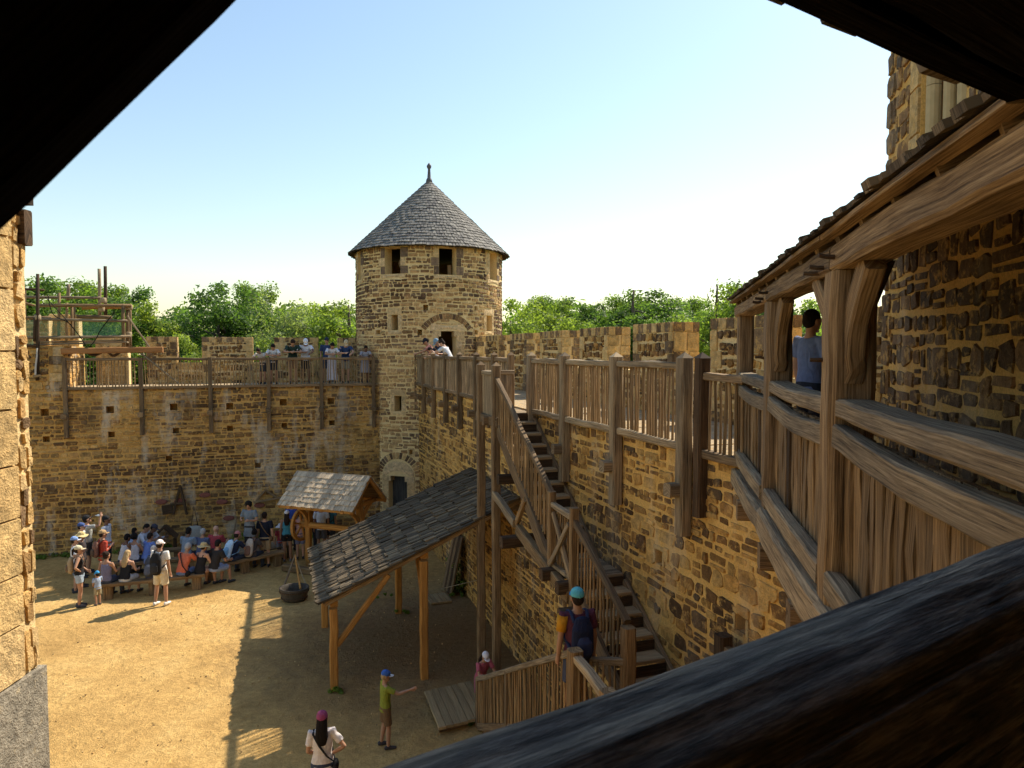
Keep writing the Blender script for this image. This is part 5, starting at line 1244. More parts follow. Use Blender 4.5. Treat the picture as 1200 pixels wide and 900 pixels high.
# ------------------------------------------------------------------ people
tmp_scene = bpy.data.scenes.new('tmp_build')
def fuse(name, pieces, voxel=.013, it=4):
    """join closed pieces into one continuous skin"""
    A = Acc()
    for V, F in pieces: A.add(V, F)
    me = mesh('tmp', A.V, A.F); ob = bpy.data.objects.new('tmp', me); tmp_scene.collection.objects.link(ob)
    m = ob.modifiers.new('r', 'REMESH'); m.mode = 'VOXEL'; m.voxel_size = voxel
    s = ob.modifiers.new('s', 'SMOOTH'); s.factor = .5; s.iterations = it
    vl = tmp_scene.view_layers[0]; vl.update(); dg = vl.depsgraph
    out = bpy.data.meshes.new_from_object(ob.evaluated_get(dg)); out.name = name
    bpy.data.objects.remove(ob); bpy.data.meshes.remove(me)
    out.polygons.foreach_set('use_smooth', [True] * len(out.polygons)); return out
def tube(pts, rad, n=12, rnd=True):
    pts = [V3(p) for p in pts]; rad = [(r, r) if not isinstance(r, tuple) else r for r in rad]
    if rnd:
        d0 = (pts[0] - pts[1]).normalized(); d1 = (pts[-1] - pts[-2]).normalized(); r0 = min(rad[0]); r1 = min(rad[-1])
        pts = [pts[0] + d0 * r0 * .85, pts[0] + d0 * r0 * .5] + pts + [pts[-1] + d1 * r1 * .5, pts[-1] + d1 * r1 * .85]
        rad = [tuple(x * .45 for x in rad[0]), tuple(x * .85 for x in rad[0])] + rad + [tuple(x * .85 for x in rad[-1]), tuple(x * .45 for x in rad[-1])]
    R = []
    for i, p in enumerate(pts):
        d = (pts[min(len(pts) - 1, i + 1)] - pts[max(0, i - 1)]).normalized()
        X = V3((1, 0, 0)) if abs(d.x) < .85 else V3((0, 1, 0)); l = (X - d * X.dot(d)).normalized(); f = d.cross(l)
        R.append([p + l * math.cos(6.2832 * k / n) * rad[i][0] + f * math.sin(6.2832 * k / n) * rad[i][1] for k in range(n)])
    V, F, _ = loft(R, uoff=0); return V, F
def ell(c, r, n=12, m=8):
    R = [[V3((c[0] + math.cos(6.2832 * k / n) * r[0] * math.sin(t), c[1] + math.sin(6.2832 * k / n) * r[1] * math.sin(t), c[2] - math.cos(t) * r[2])) for k in range(n)] for t in [math.pi * (j + .35) / (m - .3) for j in range(m)]]
    V, F, _ = loft(R, uoff=0); return V, F
def mirror(d): return {'L': V3((-d[0], d[1], d[2])), 'R': V3(d)}
POSES = {
 'stand': dict(ua=[(.14, -.05, -1)] * 2, fa=[(.05, .22, -1)] * 2),
 'straps': dict(ua=[(.32, -.12, -.9)] * 2, fa=[(-.45, .75, .45)] * 2, feet=(.13, .0)),
 'lean': dict(bend=34, ua=[(.35, .62, -.6)] * 2, fa=[(-.85, .55, .02)] * 2, look=50, back=.12),
 'lean2': dict(bend=26, ua=[(.25, .75, -.5), (.4, .5, -.7)], fa=[(-.4, .75, -.3), (-.9, .35, .05)], look=35, back=.1),
 'sit': dict(sit=True, bend=14, ua=[(.2, .3, -.9)] * 2, fa=[(-.35, .9, -.15)] * 2, look=8),
 'sit2': dict(sit=True, bend=24, ua=[(.25, .55, -.75)] * 2, fa=[(-.3, .75, .2)] * 2, look=20),
 'sit3': dict(sit=True, bend=4, ua=[(.3, -.1, -.95), (.2, .4, -.9)], fa=[(.15, -.3, -.9), (-.3, .9, .1)], look=-4),
 'reach': dict(ua=[(.15, -.1, -1), (.25, .75, -.35)], fa=[(.02, .15, -1), (.15, .95, .25)], feet=(.12, .05), look=12),
 'hip': dict(ua=[(.18, -.05, -1), (.6, -.25, -.75)], fa=[(-.35, .7, -.5), (-.75, .35, -.55)], look=-2),
 'work': dict(ua=[(.3, .15, -.9)] * 2, fa=[(-.55, .75, .12)] * 2, look=38),
 'drink': dict(ua=[(.15, -.05, -1), (.35, .75, .1)], fa=[(.05, .2, -1), (-.35, .2, .85)], look=-14),
 'suck': dict(ua=[(.15, .05, -1), (.25, .4, -.85)], fa=[(-.4, .6, -.5), (-.35, .35, .85)], look=15),
 'phone': dict(ua=[(.12, -.02, -1), (.2, .1, -.95)], fa=[(.02, .25, -1), (-.35, .85, .0)], look=8),
 'peek': dict(bend=22, ua=[(.2, .6, -.7)] * 2, fa=[(-.25, .9, .25)] * 2, look=20),
 'hold': dict(ua=[(.1, -.05, -1), (.14, .0, -1)], fa=[(.02, .3, -.95), (.05, .2, -1)], feet=(.14, .02), look=4),
}
FIG = {}
def figure(pose, child=False, fem=False):
    key = (pose, child, fem)
    if key in FIG: return FIG[key]
    P = POSES[pose]; sit = P.get('sit'); be = math.radians(P.get('bend', 0)); pz = .95 if not sit else .55; by = -P.get('back', 0)
    pel = V3((0, by, pz))
    def tp(p):                                     # point of the upright torso -> posed torso
        q = V3(p) - V3((0, 0, .95)); f = min(1.0, max(0, q.z / .22)); R = Matrix.Rotation(-be * f, 3, 'X'); return pel + R @ q
    J = dict(tp=tp, pel=pel, be=be, sit=sit, child=child, fem=fem, P=P)
    sw = .185 if not fem else .165
    for i, sd in enumerate('LR'):
        sx = -1 if sd == 'L' else 1
        J['sh' + sd] = tp((sx * sw, 0, 1.415)); u = V3(P['ua'][i]); u.x *= sx; f = V3(P['fa'][i]); f.x *= sx
        J['el' + sd] = J['sh' + sd] + u.normalized() * .285; J['wr' + sd] = J['el' + sd] + f.normalized() * .25; J['fd' + sd] = f.normalized()
        J['hp' + sd] = pel + V3((sx * .085, 0, -.04)); fx, fo = P.get('feet', (.1, 0)); sg = 1 if sd == 'R' else -1
        if sit: J['kn' + sd] = V3((sx * .12, by + .42, .50)); J['an' + sd] = V3((sx * .12, by + .40 + (.06 if sx > 0 else -.05), .085))
        else: J['kn' + sd] = V3((sx * (fx * .5 + .045), by * .5 + .02 + fo * sg * .5, .50)); J['an' + sd] = V3((sx * fx, -.02 + fo * sg, .085))
    J['nk'] = tp((0, -.01, 1.47)); J['hdirpitch'] = math.radians(P.get('look', 0)) + be * .35
    J['hc'] = J['nk'] + Matrix.Rotation(-be * .8 - math.radians(P.get('look', 0)) * .35, 3, 'X') @ V3((0, .02, .15))
    J['HR'] = Matrix.Rotation(-J['hdirpitch'], 3, 'X'); J['hs'] = 1.28 if child else 1.0
    FIG[key] = J; return J
def hl(J, pieces): return [([J['hc'] + J['HR'] @ (V3(v) * J['hs']) for v in V], F) for V, F in pieces]
MESH = {}
def body_mesh(J, key, hi):
    k = ('body', key, hi)
    if k in MESH: return MESH[k]
    tp = J['tp']; fem = J['fem']; w = .93 if fem else 1.0
    pc = [tube([tp((0, 0, .90)), tp((0, 0, .97)), tp((0, 0, 1.09)), tp((0, .005, 1.27)), tp((0, 0, 1.39)), tp((0, -.01, 1.455))], [(.15, .105), (.158 * (1.04 if fem else 1), .108), (.128 * w, .092), (.152 * w, .108), (.15 * w, .085), (.07, .06)], 14)]
    pc.append(tube([J['nk'] - V3((0, 0, .03)), J['hc'] + J['HR'] @ V3((0, -.012, -.05))], [.058 * w, .052 * w], 10))
    for s in 'LR':
        sx = -1 if s == 'L' else 1
        pc.append(tube([J['tp']((sx * .09, 0, 1.41)), J['sh' + s], J['sh' + s].lerp(J['el' + s], .5), J['el' + s], J['el' + s].lerp(J['wr' + s], .35), J['wr' + s]], [.06, .058 * w, .046 * w, .038 * w, .039 * w, .026], 10))
        pc.append(tube([J['hp' + s], J['hp' + s].lerp(J['kn' + s], .5), J['kn' + s], J['kn' + s].lerp(J['an' + s], .35), J['an' + s]], [.088, .075, .053, .056, .036], 10))
        a = J['an' + s]; pc.append(tube([a + V3((0, -.035, -.035)), a + V3((0, .05, -.045)), a + V3((0, .145, -.06))], [(.032, .04), (.038, .034), (.036, .02)], 8))
        wr, fd = J['wr' + s], J['fd' + s]; lat = fd.cross(V3((sx, 0, .2))).normalized()
        if lat.length < .5: lat = V3((0, 1, 0))
        nr = fd.cross(lat).normalized()
        pc.append(tube([wr + fd * .005, wr + fd * .045, wr + fd * .088], [.026, .033, .03], 8))
        for q, (o_, ln) in enumerate(((-.030, .062), (-.010, .075), (.010, .07), (.030, .055))):
            b = wr + fd * .085 + lat * o_; c1 = b + fd * ln * .5 - nr * .006 * sx; c2 = b + fd * ln * .95 - nr * .022 * sx; pc.append(tube([b, c1, c2], [.0105, .010, .0085], 6))
        b = wr + fd * .035 + lat * .03; pc.append(tube([b, b + fd * .03 + lat * .022, b + fd * .06 + lat * .028], [.013, .0115, .009], 6))
    hp = [ell((0, -.012, .03), (.077, .097, .092), 14, 10), ell((0, .028, -.05), (.056, .062, .066)), ell((0, .03, -.01), (.066, .065, .07)), ell((0, .097, -.012), (.014, .02, .026)), ell((0, .082, .03), (.05, .014, .012)), ell((.076, -.005, -.005), (.013, .024, .034)), ell((-.076, -.005, -.005), (.013, .024, .034)), ell((0, .082, -.058), (.026, .014, .012)), ell((0, .075, -.095), (.026, .02, .018))]
    pc += hl(J, hp)
    MESH[k] = fuse('body', pc, .0095 if hi else .0135, 3 if hi else 2); return MESH[k]
def top_mesh(J, key, kind):
    k = ('top', key, kind)
    if k in MESH: return MESH[k]
    tp = J['tp']; w = .94 if J['fem'] else 1.0; lo = .86 if kind in ('tee', 'smock', 'long') else .92
    if J['sit']: lo = .93
    hem = .165 if kind != 'smock' else .2
    if kind == 'smock': lo = .62
    pts = [tp((0, 0, lo))] + ([tp((0, 0, .8))] if kind == 'smock' else []) + [tp((0, 0, .98)), tp((0, 0, 1.10)), tp((0, .005, 1.27)), tp((0, 0, 1.39)), tp((0, -.008, 1.45))]
    rr = [(hem + .018, .132)] + ([(.185, .135)] if kind == 'smock' else []) + [(.172, .124), (.150 * w, .112), (.170 * w, .124), (.165 * w, .1), (.078, .07)]
    if kind == 'tank': pts, rr = pts[:-1] + [tp((0, -.005, 1.405))], rr[:-1] + [(.10, .08)]; rr[-2] = (.135, .1)
    if kind == 'strap': pts, rr = pts[:-2] + [tp((0, 0, 1.335))], rr[:-2] + [(.155 * w, .112)]
    pc = [tube(pts, rr, 16, rnd=False)]
    for s in 'LR':
        sx = -1 if s == 'L' else 1; sh, el, wr = J['sh' + s], J['el' + s], J['wr' + s]
        if kind in ('tee', 'smock'): pc.append(tube([tp((sx * .08, 0, 1.405)), sh + V3((0, 0, .004)), sh.lerp(el, .35), sh.lerp(el, .66)], [.07, .074 * w, .066 * w, .066 * w], 10, rnd=False))
        elif kind == 'long': pc.append(tube([tp((sx * .08, 0, 1.405)), sh, el, el.lerp(wr, .85)], [.07, .072 * w, .052, .042], 10, rnd=False))
        elif kind in ('tank', 'strap'): pc.append(tube([tp((sx * .09, .075, 1.33)), tp((sx * .095, .02, 1.468)), tp((sx * .085, -.08, 1.36))], [.02, .018, .02], 6))
    MESH[k] = fuse('top', pc, .0135, 3); return MESH[k]
def bottom_mesh(J, key, kind):
    k = ('bot', key, kind)
    if k in MESH: return MESH[k]
    tp = J['tp']; pel = J['pel']; pc = []
    up = tp((0, 0, 1.02)); pc.append(tube([up, tp((0, 0, .95)), pel + V3((0, .0, -.09))], [(.150, .112), (.178, .13), (.172, .125)], 16, rnd=False))
    for s in 'LR':
        h, kn, an = J['hp' + s], J['kn' + s], J['an' + s]
        if kind == 'shorts': pc.append(tube([h + V3((0, 0, .02)), h.lerp(kn, .45), h.lerp(kn, .86)], [.1, .098, .092], 12, rnd=False))
        elif kind == 'short_shorts': pc.append(tube([h + V3((0, 0, .02)), h.lerp(kn, .28), h.lerp(kn, .48)], [.1, .1, .096], 12, rnd=False))
        elif kind == 'pants': pc.append(tube([h + V3((0, 0, .02)), h.lerp(kn, .5), kn, kn.lerp(an, .5), kn.lerp(an, .96)], [.1, .09, .07, .066, .06], 12, rnd=False))
    if kind == 'skirt': pc.append(tube([tp((0, 0, 1.0)), pel + V3((0, 0, -.1)), V3((0, pel.y * .6, .45))], [(.15, .11), (.18, .14), (.25, .2)], 16, rnd=False))
    if kind == 'longskirt': pc.append(tube([tp((0, 0, 1.0)), pel + V3((0, 0, -.1)), V3((0, pel.y * .6, .5)), V3((0, 0, .1))], [(.15, .11), (.18, .14), (.2, .165), (.21, .18)], 16, rnd=False))
    MESH[k] = fuse('bottoms', pc, .0135, 3); return MESH[k]
def shoe_mesh(J, key):
    k = ('shoe', key)
    if k in MESH: return MESH[k]
    pc = []
    for s in 'LR':
        a = J['an' + s]; V, F = tube([a + V3((0, -.055, -.03)), a + V3((0, .0, -.025)), a + V3((0, .07, -.045)), a + V3((0, .165, -.055))], [(.036, .05), (.044, .058), (.047, .042), (.04, .028)], 10); pc.append(([V3((v.x, v.y, max(v.z, .004 if v.z < .05 else v.z))) for v in V], F))
    MESH[k] = [fuse('shoe', [p], .009, 2) for p in pc]; return MESH[k]
def head_mesh(J, key, kind):
    k = ('head', key, kind)
    if k in MESH: return MESH[k]
    pc = []
    if kind in ('short', 'long', 'bun', 'tail'):
        pc = [ell((0, -.024, .045), (.086, .098, .094), 14, 10), ell((0, -.05, .0), (.078, .07, .085))]
        if kind == 'long': pc.append(tube([(0, -.06, .03), (0, -.10, -.08), (0, -.125, -.22), (0, -.12, -.34)], [(.08, .055), (.09, .05), (.1, .045), (.07, .03)], 12))
        if kind == 'bun': pc.append(ell((0, -.09, .11), (.045, .045, .04)))
        if kind == 'tail': pc.append(tube([(0, -.1, .06), (0, -.15, .02), (0, -.16, -.12)], [.03, .035, .02], 8))
    if kind == 'curly': pc = [ell((math.cos(a) * .06 * math.cos(e), -.03 + math.sin(a) * .06 * math.cos(e), .04 + math.sin(e) * .07), (.06, .06, .055), 8, 6) for e in (-.6, 0, .6, 1.2) for a in (0, 1.2, 2.6, 3.8, 5)]
    if kind == 'cap': pc = [tube([(0, -.015, .028), (0, -.015, .075), (0, -.015, .115), (0, -.012, .138), (0, -.01, .145)], [(.088, .108), (.087, .107), (.068, .085), (.035, .045), (.012, .014)], 16, rnd=False)]
    if kind == 'brim':
        V = []; 
        for z in (.034, .046):
            for a in range(13): t = math.pi * a / 12; V.append(V3((math.cos(t) * .078, .055 + math.sin(t) * .125, z - .02 * math.cos(t) ** 2 - .012 * math.sin(t))))
        n = 13; F = [(i, i + 1, n + i + 1, n + i) for i in range(12)] + [tuple(range(12, -1, -1)), tuple(range(n, 2 * n)), (12, 0, n, 2 * n - 1)]; pc = [(V, F)]
    if kind == 'sunhat': pc = [tube([(0, -.015, .03), (0, -.015, .08), (0, -.015, .125), (0, -.012, .15)], [(.092, .11), (.09, .107), (.075, .09), (.03, .04)], 16, rnd=False)]; V, F, _ = loft([[V3((math.cos(.3142 * q) * r * .95, -.012 + math.sin(.3142 * q) * r, z - .02 * math.sin(q * .9) * (r > .12))) for q in range(20)] for r, z in ((.085, .03), (.2, .005), (.205, .012), (.09, .048))]); pc.append((V, F))
    pc = hl(J, pc); vx = .008 if kind in ('brim', 'sunhat') else .012
    MESH[k] = fuse(kind, pc, vx if not J['child'] else vx * 1.1, 2); return MESH[k]
CM = {}
def cloth(c):
    if c not in CM: CM[c] = plain('cloth_%d' % len(CM), c, .85, .13, 18, .25, .2, 0.0, .55)
    return CM[c]
SKINS = [plain('skin_fair', (.52, .30, .20), .55, .06, 20, .05, .35), plain('skin_tan', (.40, .215, .13), .55, .06, 20, .05, .35), plain('skin_brown', (.19, .095, .055), .55, .06, 20, .05, .35)]
WHITE = (.72, .70, .66); BLACK = (.018, .018, .02); NAVY = (.02, .028, .06); KHAKI = (.34, .27, .17); DENIM = (.18, .26, .36); GREY = (.30, .30, .31)
HB = (.025, .015, .01); HD = (.012, .009, .008); HBL = (.42, .29, .14); HG = (.38, .36, .34)
def wear(name, me, mat, parent, M):
    o = put(name, me, parent, M)
    if not o.material_slots: me.materials.append(mat)
    o.material_slots[0].link = 'OBJECT'; o.material_slots[0].material = mat; return o
EYE = plain('eye_dark', (.02, .015, .012), .3, 0, 5, 0); LIP = plain('lip', (.36, .13, .1), .5, 0, 5, 0)
def person(label, loc, face, H, pose, top, bot, hair, hat=None, shoes=(.05, .05, .055), skin=1, fem=False, child=False, hi=False, group=None, pack=None, strap=None):
    """face: degrees, 0 = looking away from the camera (+Y), 90 = to the left, 180 = to the camera, -90 = to the right"""
    J = figure(pose, child, fem); key = (pose, child, fem); s = H / (1.76 if not child else 1.80)
    e = empty('person', loc, label, 'person', group, math.radians(face), s); M = WM[e.name]
    wear('body', body_mesh(J, key, hi), SKINS[skin], e, M)
    if top: wear('shirt' if top[0] in ('tee', 'long') else ('smock' if top[0] == 'smock' else 'tank_top'), top_mesh(J, key, top[0]), cloth(top[1]), e, M)
    if bot: wear({'shorts': 'shorts', 'short_shorts': 'shorts', 'pants': 'trousers', 'skirt': 'skirt', 'longskirt': 'skirt'}[bot[0]], bottom_mesh(J, key, bot[0]), cloth(bot[1]), e, M)
    for m in shoe_mesh(J, key): wear('shoe', m, cloth(shoes), e, M)
    if hair: wear('hair', head_mesh(J, key, hair[0]), cloth(hair[1]), e, M)
    if hat:
        h = wear(hat[0], head_mesh(J, key, hat[0]), cloth(hat[1]), e, M)
        if hat[0] == 'cap': wear('brim', head_mesh(J, key, 'brim'), cloth(hat[2] if len(hat) > 2 else hat[1]), h, M)
    if hi:
        for sx in (-1, 1):
            V, F = hl(J, [ell((sx * .031, .087, .012), (.011, .007, .008), 8, 6)])[0]; put('eye', mesh('eye', V, F, EYE, smooth=True), e, M)
        V, F = hl(J, [ell((0, .095, -.06), (.022, .006, .006), 8, 6)])[0]; put('mouth', mesh('mouth', V, F, LIP, smooth=True), e, M)
    if pack:
        plabel, pc, pc2 = pack[:3]; sc_k = pack[3] if len(pack) > 3 else 1.0; tp = J['tp']
        b = empty('backpack', M @ tp((0, -.2, 1.0)), plabel, 'backpack'); MB = M
        def rb(x0, x1, y0, y1, z0, z1): return tube([tp((0, (y0 + y1) / 2, z0)), tp((0, (y0 + y1) / 2, z0 + (z1 - z0) * .12)), tp((0, (y0 + y1) / 2, z0 + (z1 - z0) * .75)), tp((0, (y0 + y1) / 2 + .02, z1))], [((x1 - x0) * .42, (y1 - y0) * .42), ((x1 - x0) / 2, (y1 - y0) / 2), ((x1 - x0) / 2 * .95, (y1 - y0) / 2 * .9), ((x1 - x0) * .33, (y1 - y0) * .3)], 14)
        k = .155 * sc_k
        wear('pack_body', fuse('pack_body', [rb(-k, k, -.29, -.12, 1.40 - .45 * sc_k, 1.41)], .014, 3), cloth(pc), b, MB)
        wear('pack_pocket', fuse('pack_pocket', [rb(-k * .7, k * .7, -.335, -.24, 1.40 - .42 * sc_k, 1.40 - .2 * sc_k)], .012, 3), cloth(pc2), b, MB)
        for sx in (-1, 1):
            V, F = tube([tp((sx * .09, -.15, 1.37)), tp((sx * .105, -.06, 1.478)), tp((sx * .11, .05, 1.46)), tp((sx * .12, .13, 1.33)), tp((sx * .15, .09, 1.14)), tp((sx * .14, -.13, 1.05))], [(.024, .009)] * 6, 8); put('shoulder_strap', mesh('shoulder_strap', V, F, cloth(pc2), smooth=True), b, MB)
    if strap:
        tp = J['tp']; V, F = tube([tp((-.13, -.09, 1.44)), tp((-.04, -.135, 1.28)), tp((.08, -.14, 1.1)), tp((.19, -.05, .95)), tp((.14, .12, 1.08)), tp((-.04, .135, 1.3)), tp((-.13, .05, 1.45)), tp((-.13, -.09, 1.44))], [(.016, .007)] * 8, 6); V2, F2 = ell(tp((.2, -.03, .9)), (.05, .11, .09))
        b = empty('shoulder_bag', M @ tp((.2, 0, .9)), strap[0], 'bag'); put('strap', mesh('strap', V, F, cloth(strap[1]), smooth=True), b, M); put('bag_body', mesh('bag_body', V2, F2, cloth(strap[1]), smooth=True), b, M)
    return e, J, M
gl = lambda px, py, z=0.0: V3((*on_z(px, py, z)[:2], z))
CR = 'visitors watching the talk at the back wall'
# standing in the sun and at the left
person('woman in black tank top, denim shorts and cream cap beside the toddler', gl(94, 711), -62, 1.66, 'hip', ('tank', BLACK), ('short_shorts', (.34, .42, .50)), ('tail', HB), ('cap', (.62, .55, .36)), (.06, .06, .07), 1, True, hi=True, group=CR, pack=('small tan backpack worn by the woman in black tank top', (.36, .27, .16), (.16, .11, .07), .8))
person('toddler in bright blue cap and pale blue shirt with hand at the mouth', gl(115, 709), 60, .93, 'suck', ('tee', (.34, .42, .56)), ('shorts', (.36, .30, .18)), ('short', HB), ('cap', (.05, .32, .62)), (.2, .15, .12), 1, child=True, hi=True, group=CR)
person('man in white cap, white T-shirt and cream shorts standing alone with his back turned', gl(189, 709), -6, 1.78, 'hold', ('tee', WHITE), ('shorts', (.66, .56, .38)), ('short', HB), ('cap', (.74, .66, .62)), (.66, .64, .60), 1, hi=True, group=CR, pack=('large black backpack on the man in cream shorts', (.016, .016, .018), (.03, .03, .032), 1.05))
person('man in black cap drinking from a bottle at the far left', gl(104, 671), -50, 1.8, 'drink', ('tee', (.36, .36, .33)), ('shorts', (.05, .05, .05)), ('short', HD), ('cap', BLACK), skin=1, group=CR)
person('person in blue cap and pale shirt beneath the drinking man', gl(97, 677), -70, 1.68, 'stand', ('tee', (.55, .52, .48)), ('shorts', (.04, .04, .05)), ('short', HB), ('cap', (.06, .10, .26)), skin=0, group=CR)
person('person in straw-yellow sun hat near the left group', gl(97, 688), -60, 1.62, 'stand', ('tee', (.05, .04, .04)), ('pants', (.05, .04, .04)), ('short', HB), ('sunhat', (.58, .46, .22)), skin=1, fem=True, group=CR)
person('person in blue and white cap and white shirt in front of the yellow sun hat', gl(89, 694), -55, 1.6, 'straps', ('tee', (.6, .62, .66)), ('shorts', (.1, .12, .16)), ('short', HB), ('cap', (.22, .34, .62), (.6, .62, .66)), skin=1, group=CR)
person('man in black cap and white shirt standing behind the red jacket', gl(126, 672), -80, 1.8, 'stand', ('tee', (.66, .68, .74)), ('pants', (.03, .03, .04)), ('short', HD), ('cap', BLACK), skin=2, group=CR)
person('person in red jacket and tan cap standing with a pack', gl(122, 689), -40, 1.7, 'straps', ('long', (.42, .06, .035)), ('shorts', (.22, .17, .1)), ('short', HB), ('cap', (.42, .28, .14)), skin=1, group=CR, pack=('dull brown backpack on the person in red jacket', (.2, .1, .07), (.1, .07, .05), .85))
# seated rows (backs to the camera)
def seat(b0, b1, px, z=.45):
    d = (b1 - b0); best = min((abs((b0 + d * (t / 200)).x - (px - 600) / FPX * (b0 + d * (t / 200)).y), t) for t in range(-30, 231))[1]; p = b0 + d * (best / 200); return V3((p.x, p.y, z - .45))
SE = 'seated visitors on the benches'
def sit(label, bench_, px, face, H, pose, top, hair, hat=None, skin=1, fem=False, bot=('pants', (.05, .06, .09)), **k): person(label, seat(*bench_, px) + V3((0, .02, 0)), face, H, pose, top, bot, hair, hat, skin=skin, fem=fem, group=SE, **k)
A_, B_, C_, D_ = (BA0, BA1), (BB0, BB1), (BC0, BC1), (BD0, BD1)
sit('seated woman in purple-grey tank top at the left end of the near bench', A_, 117, -12, 1.72, 'sit3', ('tank', (.20, .19, .27)), ('bun', HB), skin=1, fem=True)
sit('seated woman with long blond hair and black strappy top', A_, 139, -6, 1.68, 'sit', ('strap', BLACK), ('long', HBL), skin=0, fem=True, bot=('shorts', (.6, .58, .55)))
sit('grey-haired seated man in blue shirt right of the white tank tops', A_, 172, 4, 1.76, 'sit', ('tee', (.12, .2, .48)), ('short', HG), skin=0, pack=('dark slate backpack on the grey-haired seated man', (.05, .055, .07), (.10, .11, .14), .9))
sit('grey-haired seated man in coral orange shirt', A_, 208, -10, 1.76, 'sit2', ('tee', (.62, .16, .08)), ('short', HG), skin=1, bot=('shorts', (.14, .2, .36)), strap=('black cross-body bag on the coral orange shirt', BLACK))
sit('seated woman in wide straw sun hat and black low-backed top', A_, 229, -20, 1.7, 'sit', ('strap', BLACK), ('short', HB), ('sunhat', (.60, .43, .20)), skin=0, fem=True, bot=('skirt', BLACK))
sit('seated man in plain black T-shirt at the right end of the near bench', A_, 246, -26, 1.78, 'sit', ('tee', (.03, .028, .028)), ('short', HD), skin=1, bot=('shorts', (.25, .3, .42)))
sit('seated man in navy shirt with red and white cap', B_, 266, -22, 1.76, 'sit2', ('tee', NAVY), ('short', HB), ('cap', (.5, .2, .18), (.6, .5, .45)), skin=1, pack=('white and sky-blue backpack on the navy-shirted man', (.55, .70, .80), (.25, .42, .55), 1.0))
sit('seated dark-haired person left of the khaki shorts man', B_, 291, -10, 1.68, 'sit', ('tee', (.08, .07, .07)), ('curly', HD), skin=2, fem=True, pack=('white and brown patterned backpack near the speaker', (.52, .43, .34), (.22, .12, .08), .95))
sit('seated dark curly-haired woman in white tank top behind the blond woman', C_, 151, -12, 1.68, 'sit3', ('tank', (.62, .62, .66)), ('curly', HD), skin=1, fem=True)
sit('seated black-haired woman in white top left of the curly hair', C_, 138, -30, 1.68, 'sit', ('tank', (.66, .66, .68)), ('short', HD), skin=2, fem=True)
sit('seated person in grey-blue T-shirt behind the coral shirt', C_, 213, -8, 1.78, 'sit', ('tee', (.22, .27, .33)), ('short', HD), skin=2)
sit('seated person in dark top hidden behind the straw hat', C_, 231, 0, 1.7, 'sit', ('tee', (.1, .12, .2)), ('short', HG), skin=1)
sit('seated person in red shirt with pinkish bald head behind the black T-shirt', C_, 251, -5, 1.8, 'sit3', ('tee', (.33, .05, .06)), None, skin=0)
sit('seated child in pale blue shirt between the two white tops', D_, 148, -20, 1.5, 'sit', ('tee', (.35, .45, .66)), ('short', HD), skin=1)
sit('dark-haired person in white shirt seated in profile near the wall', D_, 157, -95, 1.76, 'sit2', ('long', (.62, .64, .70)), ('short', HD), skin=1, bot=('pants', (.26, .17, .12)))
sit('dark-capped person seated in profile beside the small gabled shelter', D_, 165, -85, 1.72, 'sit2', ('long', (.5, .52, .58)), ('short', HD), ('cap', (.05, .05, .07)), skin=2)
sit('blue-shirted person seated close behind the grey-haired man', C_, 166, -20, 1.66, 'sit', ('tee', (.16, .25, .6)), ('short', HB), skin=1, fem=True)
# speaker and those near the well
pp = (V3((P0.x, P0.y, .45)) + dv * .55 + nv * .35) if False else None
sp_ = on_z(291, 652, .45); person('speaker in grey-blue smock and apron working with his hands', V3((sp_.x, sp_.y + .15, .445)), 172, 1.72, 'work', ('smock', (.17, .20, .23)), ('pants', (.03, .03, .035)), ('curly', HD), skin=1, hi=True)
person('man in navy polo and khaki shorts standing beside the benches', gl(311, 664), 8, 1.76, 'stand', ('tee', (.014, .018, .035)), ('shorts', (.37, .28, .17)), ('short', HB), None, (.05, .05, .06), 0, hi=True, strap=('brown strap bag across the navy polo', (.2, .12, .06)), group=CR)
person('woman in teal tank top, black shorts and white cap left of the wheel', gl(337, 658), 14, 1.68, 'stand', ('tank', (.06, .26, .36)), ('short_shorts', BLACK), ('long', HB), ('cap', (.70, .70, .74)), (.2, .2, .2), 1, True, hi=True, group=CR)
person('child in round white hat and red top beside the teal tank top', gl(329, 656), 30, 1.2, 'stand', ('tee', (.36, .05, .06)), ('shorts', (.2, .2, .25)), ('short', HB), ('sunhat', (.68, .68, .70)), skin=0, child=True, group=CR)
WG = 'visitors standing in the shade around the well'
person('person in royal blue shirt under the well roof left post', gl(343, 645), 40, 1.74, 'stand', ('tee', (.05, .09, .36)), ('pants', (.04, .04, .05)), ('short', HD), skin=1, group=WG)
person('person in pink top and white cap seen through the wheel', gl(352, 655), 20, 1.6, 'stand', ('tee', (.62, .36, .34)), ('shorts', (.2, .2, .3)), ('short', HB), ('cap', (.7, .7, .68)), skin=0, fem=True, group=WG)
person('person in dark blue shirt behind the well axle', gl(366, 644), 15, 1.72, 'stand', ('tee', (.07, .10, .17)), ('pants', (.04, .04, .05)), ('short', HD), skin=1, group=WG)
person('man in white T-shirt standing behind the well', gl(377, 650), 10, 1.76, 'stand', ('tee', (.68, .70, .76)), ('shorts', (.1, .1, .12)), ('short', HB), skin=1, group=WG)
person('person in teal shirt with black pack under the well roof right side', gl(387, 646), -20, 1.78, 'stand', ('tee', (.06, .24, .33)), ('shorts', (.05, .05, .06)), ('short', HB), skin=1, group=WG, pack=('black backpack under the right side of the well roof', (.02, .02, .022), (.04, .04, .04), .9))
